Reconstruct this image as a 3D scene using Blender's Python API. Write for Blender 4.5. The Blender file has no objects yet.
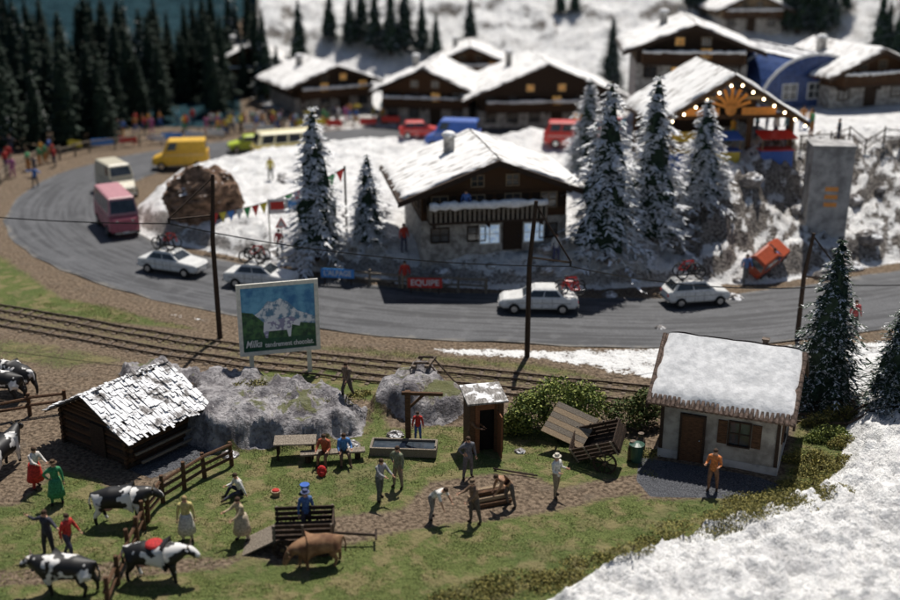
import bpy, math, random
import numpy as np
from mathutils import Vector, Matrix
R=random.Random(7)
sc=bpy.context.scene
COL=sc.collection
rad=math.radians
# ---------------------------------------------------------------- survey / camera constants
F=1100.0; TH=math.atan(392/1100.0); H=21.1
cT,sT=math.cos(TH),math.sin(TH)
def P0(px,py,z=0.0):
    u=px-450; v=py-300
    t=(H-z)/(F*sT+v*cT)
    return (u*t,(F*cT-v*sT)*t)
# ---------------------------------------------------------------- noise
def vn(x,y,seed=0):
    ix=np.floor(x).astype(np.int64); iy=np.floor(y).astype(np.int64)
    fx=x-ix; fy=y-iy
    fx=fx*fx*(3-2*fx); fy=fy*fy*(3-2*fy)
    def h(a,b):
        k=(a*374761393+b*668265263+seed*982451653)&0x7fffffff
        k=((k^(k>>13))*1274126177)&0x7fffffff
        return ((k^(k>>16))&0xffff)/65535.0
    return (h(ix,iy)*(1-fx)+h(ix+1,iy)*fx)*(1-fy)+(h(ix,iy+1)*(1-fx)+h(ix+1,iy+1)*fx)*fy
def fbm(x,y,seed=0,o=4):
    s=0;a=1;n=0
    for i in range(o):
        s=s+a*vn(x*2**i+i*17.3,y*2**i-i*9.1,seed+i); n+=a; a*=.5
    return s/n
def ridge(x,y,seed=0,o=4):
    s=0;a=1;n=0
    for i in range(o):
        s=s+a*(1-np.abs(2*vn(x*2**i+i*7.3,y*2**i-i*3.1,seed+i)-1)); n+=a; a*=.55
    return s/n
def smooth(a,b,x):
    t=np.clip((x-a)/(b-a),0,1); return t*t*(3-2*t)
def sdpoly(X,Y,poly):
    n=len(poly); d=np.full(X.shape,1e9); ins=np.zeros(X.shape,bool)
    for i in range(n):
        ax,ay=poly[i]; bx,by=poly[(i+1)%n]
        ex,ey=bx-ax,by-ay
        t=np.clip(((X-ax)*ex+(Y-ay)*ey)/(ex*ex+ey*ey+1e-9),0,1)
        d=np.minimum(d,(X-ax-t*ex)**2+(Y-ay-t*ey)**2)
        c=((ay>Y)!=(by>Y))&(X<(bx-ax)*(Y-ay)/(by-ay+1e-12)+ax)
        ins^=c
    d=np.sqrt(d); return np.where(ins,d,-d)
def distline(X,Y,pts):
    d=np.full(X.shape,1e9)
    for i in range(len(pts)-1):
        ax,ay=pts[i]; bx,by=pts[i+1]; ex,ey=bx-ax,by-ay
        t=np.clip(((X-ax)*ex+(Y-ay)*ey)/(ex*ex+ey*ey+1e-9),0,1)
        d=np.minimum(d,(X-ax-t*ex)**2+(Y-ay-t*ey)**2)
    return np.sqrt(d)
def catmull(pts,step=1.0):
    out=[]; P=[pts[0]]+list(pts)+[pts[-1]]
    for i in range(1,len(P)-2):
        p0,p1,p2,p3=[np.array(q,float) for q in P[i-1:i+3]]
        n=max(2,int(np.linalg.norm(p2-p1)/step))
        for k in range(n):
            t=k/n
            out.append(tuple(.5*((2*p1)+(-p0+p2)*t+(2*p0-5*p1+4*p2-p3)*t*t+(-p0+3*p1-3*p2+p3)*t**3)))
    out.append(tuple(pts[-1])); return out
def PX(l): return [P0(*q) for q in l]
ROADW=7.6
ROAD=catmull(PX([(1120,262),(980,284),(880,300),(790,313),(700,321),(600,321),(500,317),(400,312),(300,299),(200,281),(130,262),(82,240),(60,216),(72,192),(108,173),(160,160),(230,149),(300,141),(380,135),(500,131),(620,129)]),1.5)
ISLAND=PX([(128,238),(128,215),(170,182),(240,165),(330,152),(450,145),(600,142),(700,150),(690,285),(600,290),(500,290),(400,284),(330,274),(240,258),(180,246)])
RBANK=PX([(630,262),(690,284),(770,284),(840,272),(900,262),(1150,235),(1150,95),(620,95),(600,200)])
FSNOW=PX([(545,603),(590,578),(660,548),(730,522),(800,498),(840,470),(846,430),(862,398),(900,372),(1150,340),(1300,800),(380,800)])
ROCK1=PX([(188,400),(205,385),(250,388),(295,394),(335,402),(368,418),(362,437),(325,442),(285,449),(215,452),(178,443)])
ROCK2=PX([(378,388),(412,380),(440,383),(464,397),(466,417),(440,428),(408,424),(376,410)])
ROCK3=PX([(118,374),(150,368),(200,374),(208,388),(180,393),(125,388)])
def height(X,Y):
    X=np.asarray(X,float); Y=np.asarray(Y,float)
    z=.16*(fbm(X*.35,Y*.35,3)-.5)
    d=sdpoly(X,Y,FSNOW)
    z=z+smooth(0,5,d)*.7+smooth(-.1,.9,d)*(.7*ridge(X*.4,Y*.4,11,5)+.95*(ridge(X*1.0,Y*1.0,12,5)-.4)+.38*(ridge(X*2.4+1.5*fbm(X,Y,15),Y*2.4,14,3)-.5))
    d=sdpoly(X,Y,ISLAND)
    z=z+smooth(0,3.0,d)*(.5+.9*fbm(X*.25,Y*.25,21))+smooth(0,1,d)*(.7*ridge(X*.45,Y*.45,23,5)+.34*ridge(X*1.3,Y*1.3,24,3))
    d=sdpoly(X,Y,RBANK)
    z=z+smooth(0.3,9,d+2.6*(fbm(X*.3,Y*.3,31)-.5))*5.6+smooth(0,1.5,d)*(1-smooth(8,14,d))*(2.4*(ridge(X*.42,Y*.42,33,5)-.35)+.7*(ridge(X*1.4,Y*1.4,35,3)-.5))
    for k,(pl,hh) in enumerate(((ROCK1,1.45),(ROCK2,1.2),(ROCK3,.7))):
        d=sdpoly(X,Y,pl)
        m=smooth(-.1,.5,d+1.0*(fbm(X*.9,Y*.9,40+k)-.5))
        rz_=hh*.7+hh*.8*(fbm(X*.55,Y*.55,43+k,3)-.45)+.75*(ridge(X*.95,Y*.6,47,4)-.5)+.22*(ridge(X*2.8,Y*2.2,48,3)-.5)
        st=.32; q_=rz_/st; rz_=st*(np.floor(q_)+smooth(.25,.75,q_-np.floor(q_)))*.6+rz_*.4
        z=z+m*rz_
    h=np.clip(Y-132,0,None)
    sl=np.where(X/Y<-.17,.16,.36)
    z=z+h*sl+smooth(0,20,h)*(5.5*(fbm(X*.06,Y*.06,51,5)-.4)+2.4*(ridge(X*.2,Y*.2,52,4)-.5))
    dr=distline(X,Y,ROAD)
    k=smooth(ROADW/2+.0,ROADW/2+1.6,dr)
    z=z*k-.09*(1-smooth(ROADW/2-.3,ROADW/2+.15,dr))
    return z
def hz(x,y): return float(height(np.array([x]),np.array([y]))[0])
def G(px,py):
    u=px-450; v=py-300
    d=np.array([u,F*cT-v*sT,-F*sT-v*cT]); d=d/np.linalg.norm(d)
    t=np.linspace(25,260,900)
    zz=H+d[2]*t-height(d[0]*t,d[1]*t)
    i=int(np.argmax(zz<0))
    if zz[i]>=0: i=len(t)-1
    t0,t1=t[max(i-1,0)],t[i]
    tt=np.linspace(t0,t1,12); zz=H+d[2]*tt-height(d[0]*tt,d[1]*tt)
    j=int(np.argmax(zz<0)); T=tt[j]
    x,y=d[0]*T,d[1]*T
    return Vector((x,y,hz(x,y)))
def sat(P): # picture scale (px per metre) at a place
    return F/(P[1]*cT+(H-P[2])*sT)
# ---------------------------------------------------------------- materials
MC={}
def base(name):
    m=bpy.data.materials.new(name); m.use_nodes=True
    nt=m.node_tree; b=nt.nodes['Principled BSDF']; return m,nt,b
def mixc(nt,fac,a,b):
    n=nt.nodes.new('ShaderNodeMix'); n.data_type='RGBA'
    for idx,v in ((0,fac),(6,a),(7,b)):
        if hasattr(v,'is_linked') or hasattr(v,'links'): nt.links.new(v,n.inputs[idx])
        elif isinstance(v,(int,float)): n.inputs[idx].default_value=v
        else: n.inputs[idx].default_value=(*v,1)
    return n.outputs[2]
def math_(nt,op,a,b=0.0,c=None,clamp=False):
    n=nt.nodes.new('ShaderNodeMath'); n.operation=op; n.use_clamp=clamp
    for i,v in enumerate((a,b,c)):
        if v is None: continue
        if isinstance(v,(int,float)): n.inputs[i].default_value=v
        else: nt.links.new(v,n.inputs[i])
    return n.outputs[0]
def rng(nt,v,a,b,c=0.,d=1.):
    n=nt.nodes.new('ShaderNodeMapRange'); n.interpolation_type='SMOOTHSTEP'
    nt.links.new(v,n.inputs[0])
    for i,q in enumerate((a,b,c,d)): n.inputs[i+1].default_value=q
    return n.outputs[0]
def noise(nt,vec,scale,detail=5,rough=.6):
    n=nt.nodes.new('ShaderNodeTexNoise'); nt.links.new(vec,n.inputs['Vector'])
    n.inputs['Scale'].default_value=scale; n.inputs['Detail'].default_value=detail; n.inputs['Roughness'].default_value=rough
    return n.outputs['Fac']
def pmat(name,c1,c2=None,scale=4,rough=.8,bump=.3,stretch=(1,1,1),metal=0,emit=0,detail=6,con=(.35,.65),snow=0,spec=.3,sscale=2.5):
    if name in MC: return MC[name]
    m,nt,b=base(name)
    if c2 is None: c2=tuple(min(1,x*1.25+.005) for x in c1); c1=tuple(x*.8 for x in c1)
    tc=nt.nodes.new('ShaderNodeTexCoord'); mp=nt.nodes.new('ShaderNodeMapping'); mp.inputs['Scale'].default_value=stretch
    nt.links.new(tc.outputs['Object'],mp.inputs['Vector'])
    f=noise(nt,mp.outputs[0],scale,detail)
    col=mixc(nt,rng(nt,f,*con),c1,c2)
    if snow>0:   # snow = threshold of noise + upward-facing share
        g=nt.nodes.new('ShaderNodeNewGeometry'); sx=nt.nodes.new('ShaderNodeSeparateXYZ'); nt.links.new(g.outputs['Normal'],sx.inputs[0])
        n2=noise(nt,tc.outputs['Object'],sscale,4)
        up=math_(nt,'ABSOLUTE',sx.outputs[2])
        k=math_(nt,'MULTIPLY_ADD',up,.35,n2)
        col=mixc(nt,rng(nt,k,snow,snow+.1),col,(.85,.85,.86))
    nt.links.new(col,b.inputs['Base Color'])
    b.inputs['Roughness'].default_value=rough; b.inputs['Metallic'].default_value=metal
    b.inputs['Specular IOR Level'].default_value=spec
    if bump>0:
        bp=nt.nodes.new('ShaderNodeBump'); bp.inputs['Strength'].default_value=bump; bp.inputs['Distance'].default_value=.05
        nt.links.new(f,bp.inputs['Height']); nt.links.new(bp.outputs[0],b.inputs['Normal'])
    if emit>0:
        nt.links.new(col,b.inputs['Emission Color']); b.inputs['Emission Strength'].default_value=emit
    MC[name]=m; return m
def paint(name,c,rough=.35): return pmat(name,tuple(x*.8 for x in c),c,scale=5,rough=rough,bump=.05,spec=.5)
def cloth(c):
    n='cloth_%02d_%02d_%02d'%tuple(int(x*99) for x in c)
    return pmat(n,tuple(x*.6 for x in c),tuple(min(1,x*1.15) for x in c),scale=14,rough=.75,bump=.3)
SNOW=pmat('snow_cover',(.70,.70,.70),(.92,.915,.91),scale=3.0,rough=.8,bump=.7)
RSNOW=pmat('thin_roof_snow',(.33,.31,.29),(.86,.85,.83),scale=1.1,rough=.8,bump=.8,stretch=(2.6,.7,1),con=(.34,.52),detail=8)
WOOD=pmat('brown_wood',(.045,.022,.011),(.155,.08,.04),scale=5,stretch=(1,6,14),bump=.6)
WOODD=pmat('dark_wood',(.018,.011,.008),(.07,.043,.027),scale=5,stretch=(2,2,14),bump=.6)
WOODG=pmat('weathered_wood',(.11,.088,.066),(.30,.255,.2),scale=5,stretch=(9,2,9),bump=.5)
WOODL=pmat('pale_wood',(.22,.15,.09),(.42,.32,.21),scale=5,stretch=(9,2,9),bump=.4)
STONE=pmat('plaster_stone',(.2,.185,.17),(.46,.44,.41),scale=2.5,bump=.8)
PLASTER=pmat('grimy_plaster',(.22,.2,.175),(.42,.39,.34),scale=1.6,bump=.3)
GLASS=pmat('dark_window_glass',(.02,.025,.03),(.05,.06,.07),scale=2,rough=.1,bump=0,spec=.8)
LITG=pmat('warm_lit_window',(.45,.2,.05),(.8,.48,.16),scale=3,rough=.3,bump=0,emit=.35)
BLUEG=pmat('pale_blue_window',(.35,.5,.7),(.6,.72,.85),scale=3,rough=.2,bump=0,emit=.35)
METAL=pmat('rusty_steel',(.05,.035,.025),(.17,.13,.10),scale=9,rough=.5,metal=.4)
BLACK=pmat('black_rubber',(.008,.008,.008),(.025,.025,.025),scale=20,rough=.7)
CHROME=pmat('dull_chrome',(.4,.4,.4),(.6,.6,.6),scale=9,rough=.25,metal=.9,bump=0)
WHITEP=paint('white_paint',(.8,.8,.78)); SKIN=pmat('skin',(.5,.28,.18),(.62,.36,.25),scale=12,bump=0,rough=.6)
TILE=pmat('brown_roof_tile',(.06,.04,.03),(.2,.14,.11),scale=6,bump=.6)
CONC=pmat('stained_concrete',(.24,.235,.23),(.48,.47,.46),scale=1.2,bump=.4)
LEATH=pmat('dark_leather',(.02,.012,.008),(.06,.035,.02),scale=9)
# ---------------------------------------------------------------- mesh builder
class MB:
    def __init__(s): s.v=[];s.f=[];s.m=[];s.mats=[]
    def mi(s,mat):
        if mat not in s.mats: s.mats.append(mat)
        return s.mats.index(mat)
    def add(s,vs,fs,mat,M=None):
        o=len(s.v)
        if M is not None: vs=[M@Vector(q) for q in vs]
        s.v.extend([tuple(q) for q in vs]); k=s.mi(mat)
        for f in fs: s.f.append([i+o for i in f]); s.m.append(k)
    def box(s,c,sz,mat,M=None,rz=0,rx=0,ry=0):
        x,y,z=[q/2 for q in sz]
        vs=[Vector((a*x,b*y,d*z)) for a in(-1,1) for b in(-1,1) for d in(-1,1)]
        if rz or rx or ry:
            Q=Matrix.Rotation(rad(rz),3,'Z')@Matrix.Rotation(rad(ry),3,'Y')@Matrix.Rotation(rad(rx),3,'X'); vs=[Q@q for q in vs]
        vs=[q+Vector(c) for q in vs]
        s.add(vs,[(0,1,3,2),(4,6,7,5),(0,4,5,1),(2,3,7,6),(0,2,6,4),(1,5,7,3)],mat,M)
    def tube(s,pts,rs,mat,n=8,M=None,caps=True):
        pts=[Vector(p) for p in pts]
        if isinstance(rs,(int,float)): rs=[rs]*len(pts)
        vs=[];fs=[]
        for i,p in enumerate(pts):
            d=(pts[min(i+1,len(pts)-1)]-pts[max(i-1,0)])
            if d.length<1e-9: d=Vector((0,0,1))
            d.normalize()
            a=d.cross(Vector((0,0,1)) if abs(d.z)<.95 else Vector((1,0,0))).normalized(); b=d.cross(a)
            for k in range(n):
                t=2*math.pi*k/n; vs.append(p+a*math.cos(t)*rs[i]+b*math.sin(t)*rs[i])
        for i in range(len(pts)-1):
            for k in range(n):
                k2=(k+1)%n; fs.append((i*n+k,i*n+k2,(i+1)*n+k2,(i+1)*n+k))
        if caps: fs.append(tuple(range(n))[::-1]); fs.append(tuple((len(pts)-1)*n+k for k in range(n)))
        s.add(vs,fs,mat,M)
    def ring(s,c,r,t,mat,axis='Y',n=20,m=5):
        pts=[]
        for k in range(n+1):
            a=2*math.pi*k/n
            q=(r*math.cos(a),0,r*math.sin(a)) if axis=='Y' else (r*math.cos(a),r*math.sin(a),0)
            pts.append(Vector(c)+Vector(q))
        s.tube(pts,t,mat,m,caps=False)
    def sphere(s,c,r,mat,nu=10,nv=6,M=None,zmin=-1):
        if isinstance(r,(int,float)): r=(r,r,r)
        vs=[];fs=[]
        for j in range(nv+1):
            ph=-math.pi/2+math.pi*j/nv
            for i in range(nu):
                a=2*math.pi*i/nu
                vs.append((c[0]+r[0]*math.cos(ph)*math.cos(a),c[1]+r[1]*math.cos(ph)*math.sin(a),c[2]+r[2]*max(zmin,math.sin(ph))))
        for j in range(nv):
            for i in range(nu): fs.append((j*nu+i,j*nu+(i+1)%nu,(j+1)*nu+(i+1)%nu,(j+1)*nu+i))
        s.add(vs,fs,mat,M)
    def poly(s,pts,mat,M=None): s.add(pts,[tuple(range(len(pts)))],mat,M)
    def prism(s,pts,vec,mat,M=None):
        n=len(pts); v2=[tuple(Vector(p)+Vector(vec)) for p in pts]
        s.add(list(pts)+v2,[tuple(range(n))[::-1],tuple(range(n,2*n))]+[(i,(i+1)%n,n+(i+1)%n,n+i) for i in range(n)],mat,M)
    def loft(s,secs,mat,M=None):
        n=len(secs[0]); vs=[p for q in secs for p in q]; fs=[]
        for j in range(len(secs)-1):
            for i in range(n): fs.append((j*n+i,j*n+(i+1)%n,(j+1)*n+(i+1)%n,(j+1)*n+i))
        fs.append(tuple(range(n))[::-1]); fs.append(tuple((len(secs)-1)*n+i for i in range(n)))
        s.add(vs,fs,mat,M)
    def mesh(s,name,smooth=False):
        me=bpy.data.meshes.new(name); me.from_pydata(s.v,[],s.f)
        for m in s.mats: me.materials.append(m)
        me.polygons.foreach_set('material_index',s.m)
        if smooth: me.polygons.foreach_set('use_smooth',[True]*len(s.f))
        me.update(); return me
    def make(s,name,parent=None,loc=(0,0,0),smooth=False,rz=0):
        o=bpy.data.objects.new(name,s.mesh(name,smooth)); COL.objects.link(o)
        o.location=loc; o.rotation_euler[2]=rz
        if parent: o.parent=parent
        return o
def fixn(o):
    import bmesh
    b=bmesh.new(); b.from_mesh(o.data); bmesh.ops.recalc_face_normals(b,faces=b.faces); b.to_mesh(o.data); b.free()
def thing(name,label,cat,loc,rz=0,group=None,rx=0,ry=0):
    o=bpy.data.objects.new(name,None); o.empty_display_size=.2; COL.objects.link(o)
    o.location=loc; o.rotation_euler=(rad(rx),rad(ry),rad(rz)); tag(o,label,cat,group); return o
def tag(o,label,cat,group=None):
    o['label']=label; o['category']=cat
    if group: o['group']=group
def struct(o,label=None):
    o['kind']='structure'
    if label: o['label']=label
    return o
def copyt(src,loc,rz=None,scale=None,label=None):
    def cp(o,par):
        n=o.copy(); COL.objects.link(n)
        if par: n.parent=par
        for c in o.children: cp(c,n)
        return n
    n=cp(src,None); n.location=loc
    if rz is not None: n.rotation_euler[2]=rad(rz)
    if scale: n.scale=scale if isinstance(scale,tuple) else (scale,)*3
    if label: n['label']=label
    return n
# ---------------------------------------------------------------- skinned bodies
def skin_eval(vs,es,rs,sub=1):
    me=bpy.data.meshes.new('tmp'); me.from_pydata(vs,es,[]); ob=bpy.data.objects.new('tmp',me); COL.objects.link(ob)
    ob.modifiers.new('s','SKIN')
    d=me.skin_vertices[0].data
    for i,r in enumerate(rs): d[i].radius=(r,r) if isinstance(r,(int,float)) else r
    d[0].use_root=True
    ss=ob.modifiers.new('u','SUBSURF'); ss.levels=sub; ss.render_levels=sub
    dg=bpy.context.evaluated_depsgraph_get(); dg.update()
    m2=bpy.data.meshes.new_from_object(ob.evaluated_get(dg))
    v=[tuple(q.co) for q in m2.vertices]; f=[tuple(p.vertices) for p in m2.polygons]
    bpy.data.objects.remove(ob); bpy.data.meshes.remove(me); bpy.data.meshes.remove(m2)
    return v,f
A0=((.07,.02,-.27),(.03,-.08,-.23))
POSES={
 'stand':dict(arms=(A0,A0),legs=(((.03,-.01,-.44),(.02,.02,-.43)),)*2),
 'walk':dict(lean=5,arms=(((.07,.1,-.25),(.02,-.05,-.24)),((.07,-.12,-.24),(.0,-.16,-.17))),legs=(((.02,-.2,-.4),(.0,.02,-.43)),((.02,.1,-.43),(.0,.2,-.38)))),
 'reach':dict(lean=8,arms=(((.06,-.2,-.18),(-.02,-.24,-.02)),((.06,-.16,-.22),(-.02,-.22,-.1))),legs=(((.05,-.1,-.43),(.02,.04,-.43)),((.05,.06,-.43),(.02,.08,-.42)))),
 'armsout':dict(arms=(((.25,-.03,-.1),(.2,-.05,.12)),((.22,-.05,-.15),(.2,-.1,-.02))),legs=(((.07,-.02,-.44),(.04,.02,-.43)),)*2),
 'bend':dict(lean=55,arms=(((.04,-.12,-.25),(-.02,-.08,-.24)),((.06,-.15,-.22),(-.02,-.14,-.2))),legs=(((.06,-.12,-.41),(.02,.12,-.41)),((.06,.05,-.43),(.02,.1,-.42)))),
 'hips':dict(arms=(((.2,.05,-.2),(-.17,-.08,-.16)),A0),legs=(((.06,-.03,-.44),(.03,.03,-.43)),((.05,.03,-.43),(.02,.03,-.43)))),
 'carry':dict(lean=-3,arms=(((.08,-.05,-.27),(-.02,-.23,.03)),((.08,-.05,-.27),(-.02,-.23,.03))),legs=(((.04,-.06,-.43),(.0,.03,-.43)),((.04,.05,-.43),(.0,.08,-.42)))),
 'sit':dict(lean=12,arms=(((.06,-.14,-.24),(-.02,-.2,-.08)),((.08,-.1,-.25),(-.02,-.22,-.02))),legs=(((.06,-.42,-.03),(.02,-.03,-.42)),((.05,-.41,.0),(.03,-.1,-.41)))),
 'sitlow':dict(lean=18,arms=(((.1,-.1,-.25),(-.02,-.23,-.03)),((.14,.1,-.25),(.05,.08,-.22))),legs=(((.08,-.36,.22),(.02,-.22,-.36)),((.1,-.4,.08),(.05,-.38,-.12)))),
}
PC={}
def body(pose):
    if pose in PC: return PC[pose]
    p=POSES[pose]; L=rad(p.get('lean',0)); ph=.92
    def T(v):
        x,y,z=v; z-=.92
        return Vector((x,y*math.cos(L)-z*math.sin(L),y*math.sin(L)+z*math.cos(L)+ph))
    V=[Vector((0,0,ph)),T((0,0,1.1)),T((0,0,1.3)),T((0,0,1.42)),T((0,-.005,1.53)),T((0,-.02,1.60)),T((0,-.015,1.68))]
    rs=[.155,.142,.168,.115,.058,.088,.08]; E=[(0,1),(1,2),(2,3),(3,4),(4,5),(5,6)]
    seg=[(0,1,1),(1,2,1),(2,3,1),(4,5,0),(5,6,0)]
    hands=[]
    for i,s in enumerate((-1,1)):
        e,h=p['arms'][i]; sh=T((s*.195,0,1.40)); el=sh+Vector((s*e[0],e[1],e[2])); ha=el+Vector((s*h[0],h[1],h[2]))
        dr=(ha-el).normalized(); ht=ha+dr*.08
        k=len(V); V+=[sh,el,ha,ht]; rs+=[.085,.06,.038,.042]; E+=[(3,k),(k,k+1),(k+1,k+2),(k+2,k+3)]
        seg+=[(k,k+1,1),(k+1,k+2,4),(k+2,k+3,0)]; hands.append((ht,dr,s))
        kn,an=p['legs'][i]; hp=Vector((s*.1,0,ph-.05)); K=hp+Vector((s*kn[0],kn[1],kn[2])); A=K+Vector((s*an[0],an[1],an[2])); t=A+Vector((s*.03,-.16,-.03))
        k=len(V); V+=[hp,K,A,t]; rs+=[.118,.078,.055,.042]; E+=[(0,k),(k,k+1),(k+1,k+2),(k+2,k+3)]
        seg+=[(k,k+1,2),(k+1,k+2,2),(k+2,k+3,3)]
    v,f=skin_eval([tuple(q) for q in V],E,rs,1)
    lab=[]
    for q in f:
        c=sum((Vector(v[i]) for i in q),Vector())/len(q); best=(9,0)
        for a,b,l in seg:
            A_,B_=V[a],V[b]; t=max(0,min(1,(c-A_).dot(B_-A_)/((B_-A_).length_squared)))
            d=(c-A_-(B_-A_)*t).length-.5*(rs[a]*(1-t)+rs[b]*t)
            if d<best[0]: best=(d,l)
        lab.append(best[1])
    mz=min(q[2] for q in v)
    PC[pose]=(v,f,lab,hands,T((0,-.02,1.62)),L,mz); return PC[pose]
HAIRB=pmat('brown_hair',(.03,.018,.01),(.09,.05,.03),scale=20); HAIRY=pmat('fair_hair',(.3,.2,.09),(.45,.33,.16),scale=20)
def person(P,pose,shirt,trous,label,rz=0,hair=HAIRB,hat=None,skirt=None,scale=1.0,group='painted figures on the village layout',near=True,shoes=None,sleeve=True):
    v,f,lab,hands,hd,L,mz=body(pose)
    P=Vector(P); r=thing('person',label,'person',P,rz,group)
    r.scale=(scale,)*3
    off=-mz
    sh=cloth(shirt); tr=cloth(trous); so=shoes or LEATH
    mp={0:SKIN,1:sh,2:tr,3:so,4:sh if sleeve else SKIN}
    mb=MB(); mb.v=[(a,b,c+off) for a,b,c in v]; mb.f=[list(q) for q in f]; mb.m=[mb.mi(mp[l]) for l in lab]
    if near:
        for ht,dr,s in hands:
            a=dr.cross(Vector((0,1,.3))).normalized()
            for k in range(4):
                b=ht+a*(k-1.5)*.019+dr*.02+Vector((0,0,off)); ln=(.05,.062,.058,.042)[k]
                mb.tube([b,b+dr*ln*.6,b+dr*ln*.9+Vector((0,-.02,0))],[.010,.009,.006],SKIN,5)
            b=ht-a*s*.03-dr*.02+Vector((0,0,off)); mb.tube([b,b-a*s*.03+dr*.03,b-a*s*.03+dr*.055],[.012,.010,.007],SKIN,5)
        M=Matrix.Translation(hd+Vector((0,0,off)))@Matrix.Rotation(L*.5,4,'X')
        mb.sphere((0,-.097,-.012),(.013,.02,.022),SKIN,6,4,M)
        for s in(-1,1):
            mb.sphere((s*.032,-.084,.018),.011,BLACK,6,4,M); mb.sphere((s*.09,.005,0),(.012,.02,.03),SKIN,6,4,M)
        mb.box((0,-.089,-.045),(.04,.008,.008),cloth((.4,.1,.08)),M)
    mb.make('body',r,smooth=True)
    M=Matrix.Translation(hd+Vector((0,0,off)))@Matrix.Rotation(L*.5,4,'X')
    hb=MB(); hb.sphere((0,.018,.03),(.1,.107,.102),hair,10,6,M,zmin=-.35); hb.make('hair',r,smooth=True)
    if hat:
        hm=cloth(hat); b=MB(); b.tube([M@Vector((0,0,.06)),M@Vector((0,0,.075)),M@Vector((0,0,.08)),M@Vector((0,0,.17))],[.17,.165,.105,.085],hm,12); b.make('hat',r)
    if skirt:
        b=MB(); n=14; secs=[]
        for z,rr in ((1.04,.165),(.9,.215),(.6,.26),(.32,.32)):
            secs.append([((rr+.02*(k%2))*math.cos(2*math.pi*k/n),(rr+.02*(k%2))*math.sin(2*math.pi*k/n),z+off) for k in range(n)])
        b.loft(secs,cloth(skirt)); b.make('skirt',r,smooth=True)
    return r
# cattle
def cowmat(i,c=(.75,.73,.7),d=(.010,.009,.009),th=.555):
    n='spotted_hide_%d'%i
    if n in MC: return MC[n]
    m,nt,b=base(n); tc=nt.nodes.new('ShaderNodeTexCoord'); mp=nt.nodes.new('ShaderNodeMapping'); mp.inputs['Location'].default_value=(i*3.1,i*1.7,i*.9)
    nt.links.new(tc.outputs['Object'],mp.inputs[0]); f=noise(nt,mp.outputs[0],1.6,2)
    nt.links.new(mixc(nt,rng(nt,f,th-.015,th+.015),d,c),b.inputs['Base Color']); b.inputs['Roughness'].default_value=.55
    MC[n]=m; return m
CC={}
def cow_data(head):
    if head in CC: return CC[head]
    hx={'up':[(.92,0,1.28),(1.15,0,1.42),(1.3,0,1.33),(1.5,0,1.18)],'graze':[(.95,0,1.0),(1.15,0,.72),(1.25,0,.5),(1.35,0,.28)],'fwd':[(.93,0,1.2),(1.16,0,1.22),(1.32,.0,1.1),(1.5,0,.93)]}[head]
    V=[(0,0,1.0),(-.45,0,1.03),(-.82,0,1.08),(.38,0,1.02),(.62,0,1.06)]+hx
    rs=[.44,.42,.32,.42,.37,.25,.17,.15,.105]
    E=[(0,1),(1,2),(0,3),(3,4),(4,5),(5,6),(6,7),(7,8)]
    for i,s in enumerate((-1,1)):
        dx=.1*s
        k=len(V); V+=[(-.76,s*.21,.88),(-.64+dx,s*.24,.66),(-.84+dx,s*.22,.4),(-.8+dx*1.4,s*.22,.12),(-.75+dx*1.4,s*.22,.04)]; rs+=[.2,.15,.078,.058,.07]
        E+=[(2,k),(k,k+1),(k+1,k+2),(k+2,k+3),(k+3,k+4)]
        k=len(V); V+=[(.58,s*.22,.8),(.56-dx,s*.22,.42),(.55-dx*1.3,s*.22,.12),(.59-dx*1.3,s*.22,.04)]; rs+=[.17,.085,.058,.07]
        E+=[(4,k),(k,k+1),(k+1,k+2),(k+2,k+3)]
    k=len(V); V+=[(-1.06,0,1.22),(-1.15,0,.9),(-1.12,.03,.55)]; rs+=[.055,.03,.05]; E+=[(2,k),(k,k+1),(k+1,k+2)]
    v,f=skin_eval(V,E,rs,2); CC[head]=(v,f,hx); return CC[head]
def cow(P,rz,mat,label,head='up',name='cow',cat='cow',scale=1.0,horn=True,udder=True,group='cattle standing in the meadow'):
    v,f,hx=cow_data(head); r=thing(name,label,cat,P,rz,group); r.scale=(scale,)*3
    mb=MB(); mb.v=list(v); mb.f=[list(q) for q in f]; mb.m=[mb.mi(mat)]*len(f)
    c=Vector(hx[1]); mz=Vector(hx[3]); d=(mz-c).normalized()
    for s in(-1,1): mb.sphere(c+d*.14+Vector((0,s*.13,.05)),.025,BLACK,6,4)
    mb.make('body',r,smooth=True)
    for s in(-1,1):
        b=MB(); b.tube([c+Vector((0,s*.12,.05)),c+Vector((-.02,s*.22,.06)),c+Vector((0,s*.31,.02))],[.02,.06,.01],mat,6); b.make('ear',r,smooth=True)
        if horn:
            b=MB(); b.tube([c+Vector((0,s*.08,.1)),c+Vector((0,s*.19,.19)),c+Vector((.05,s*.19,.31))],[.035,.026,.008],WOODL,6); b.make('horn',r,smooth=True)
    if udder:
        b=MB(); b.sphere((-.5,0,.62),(.18,.15,.14),pmat('pink_udder',(.55,.3,.27)),8,6); b.make('udder',r,smooth=True)
    return r
for p in POSES: body(p)
for h_ in ('up','graze','fwd'): cow_data(h_)
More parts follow.
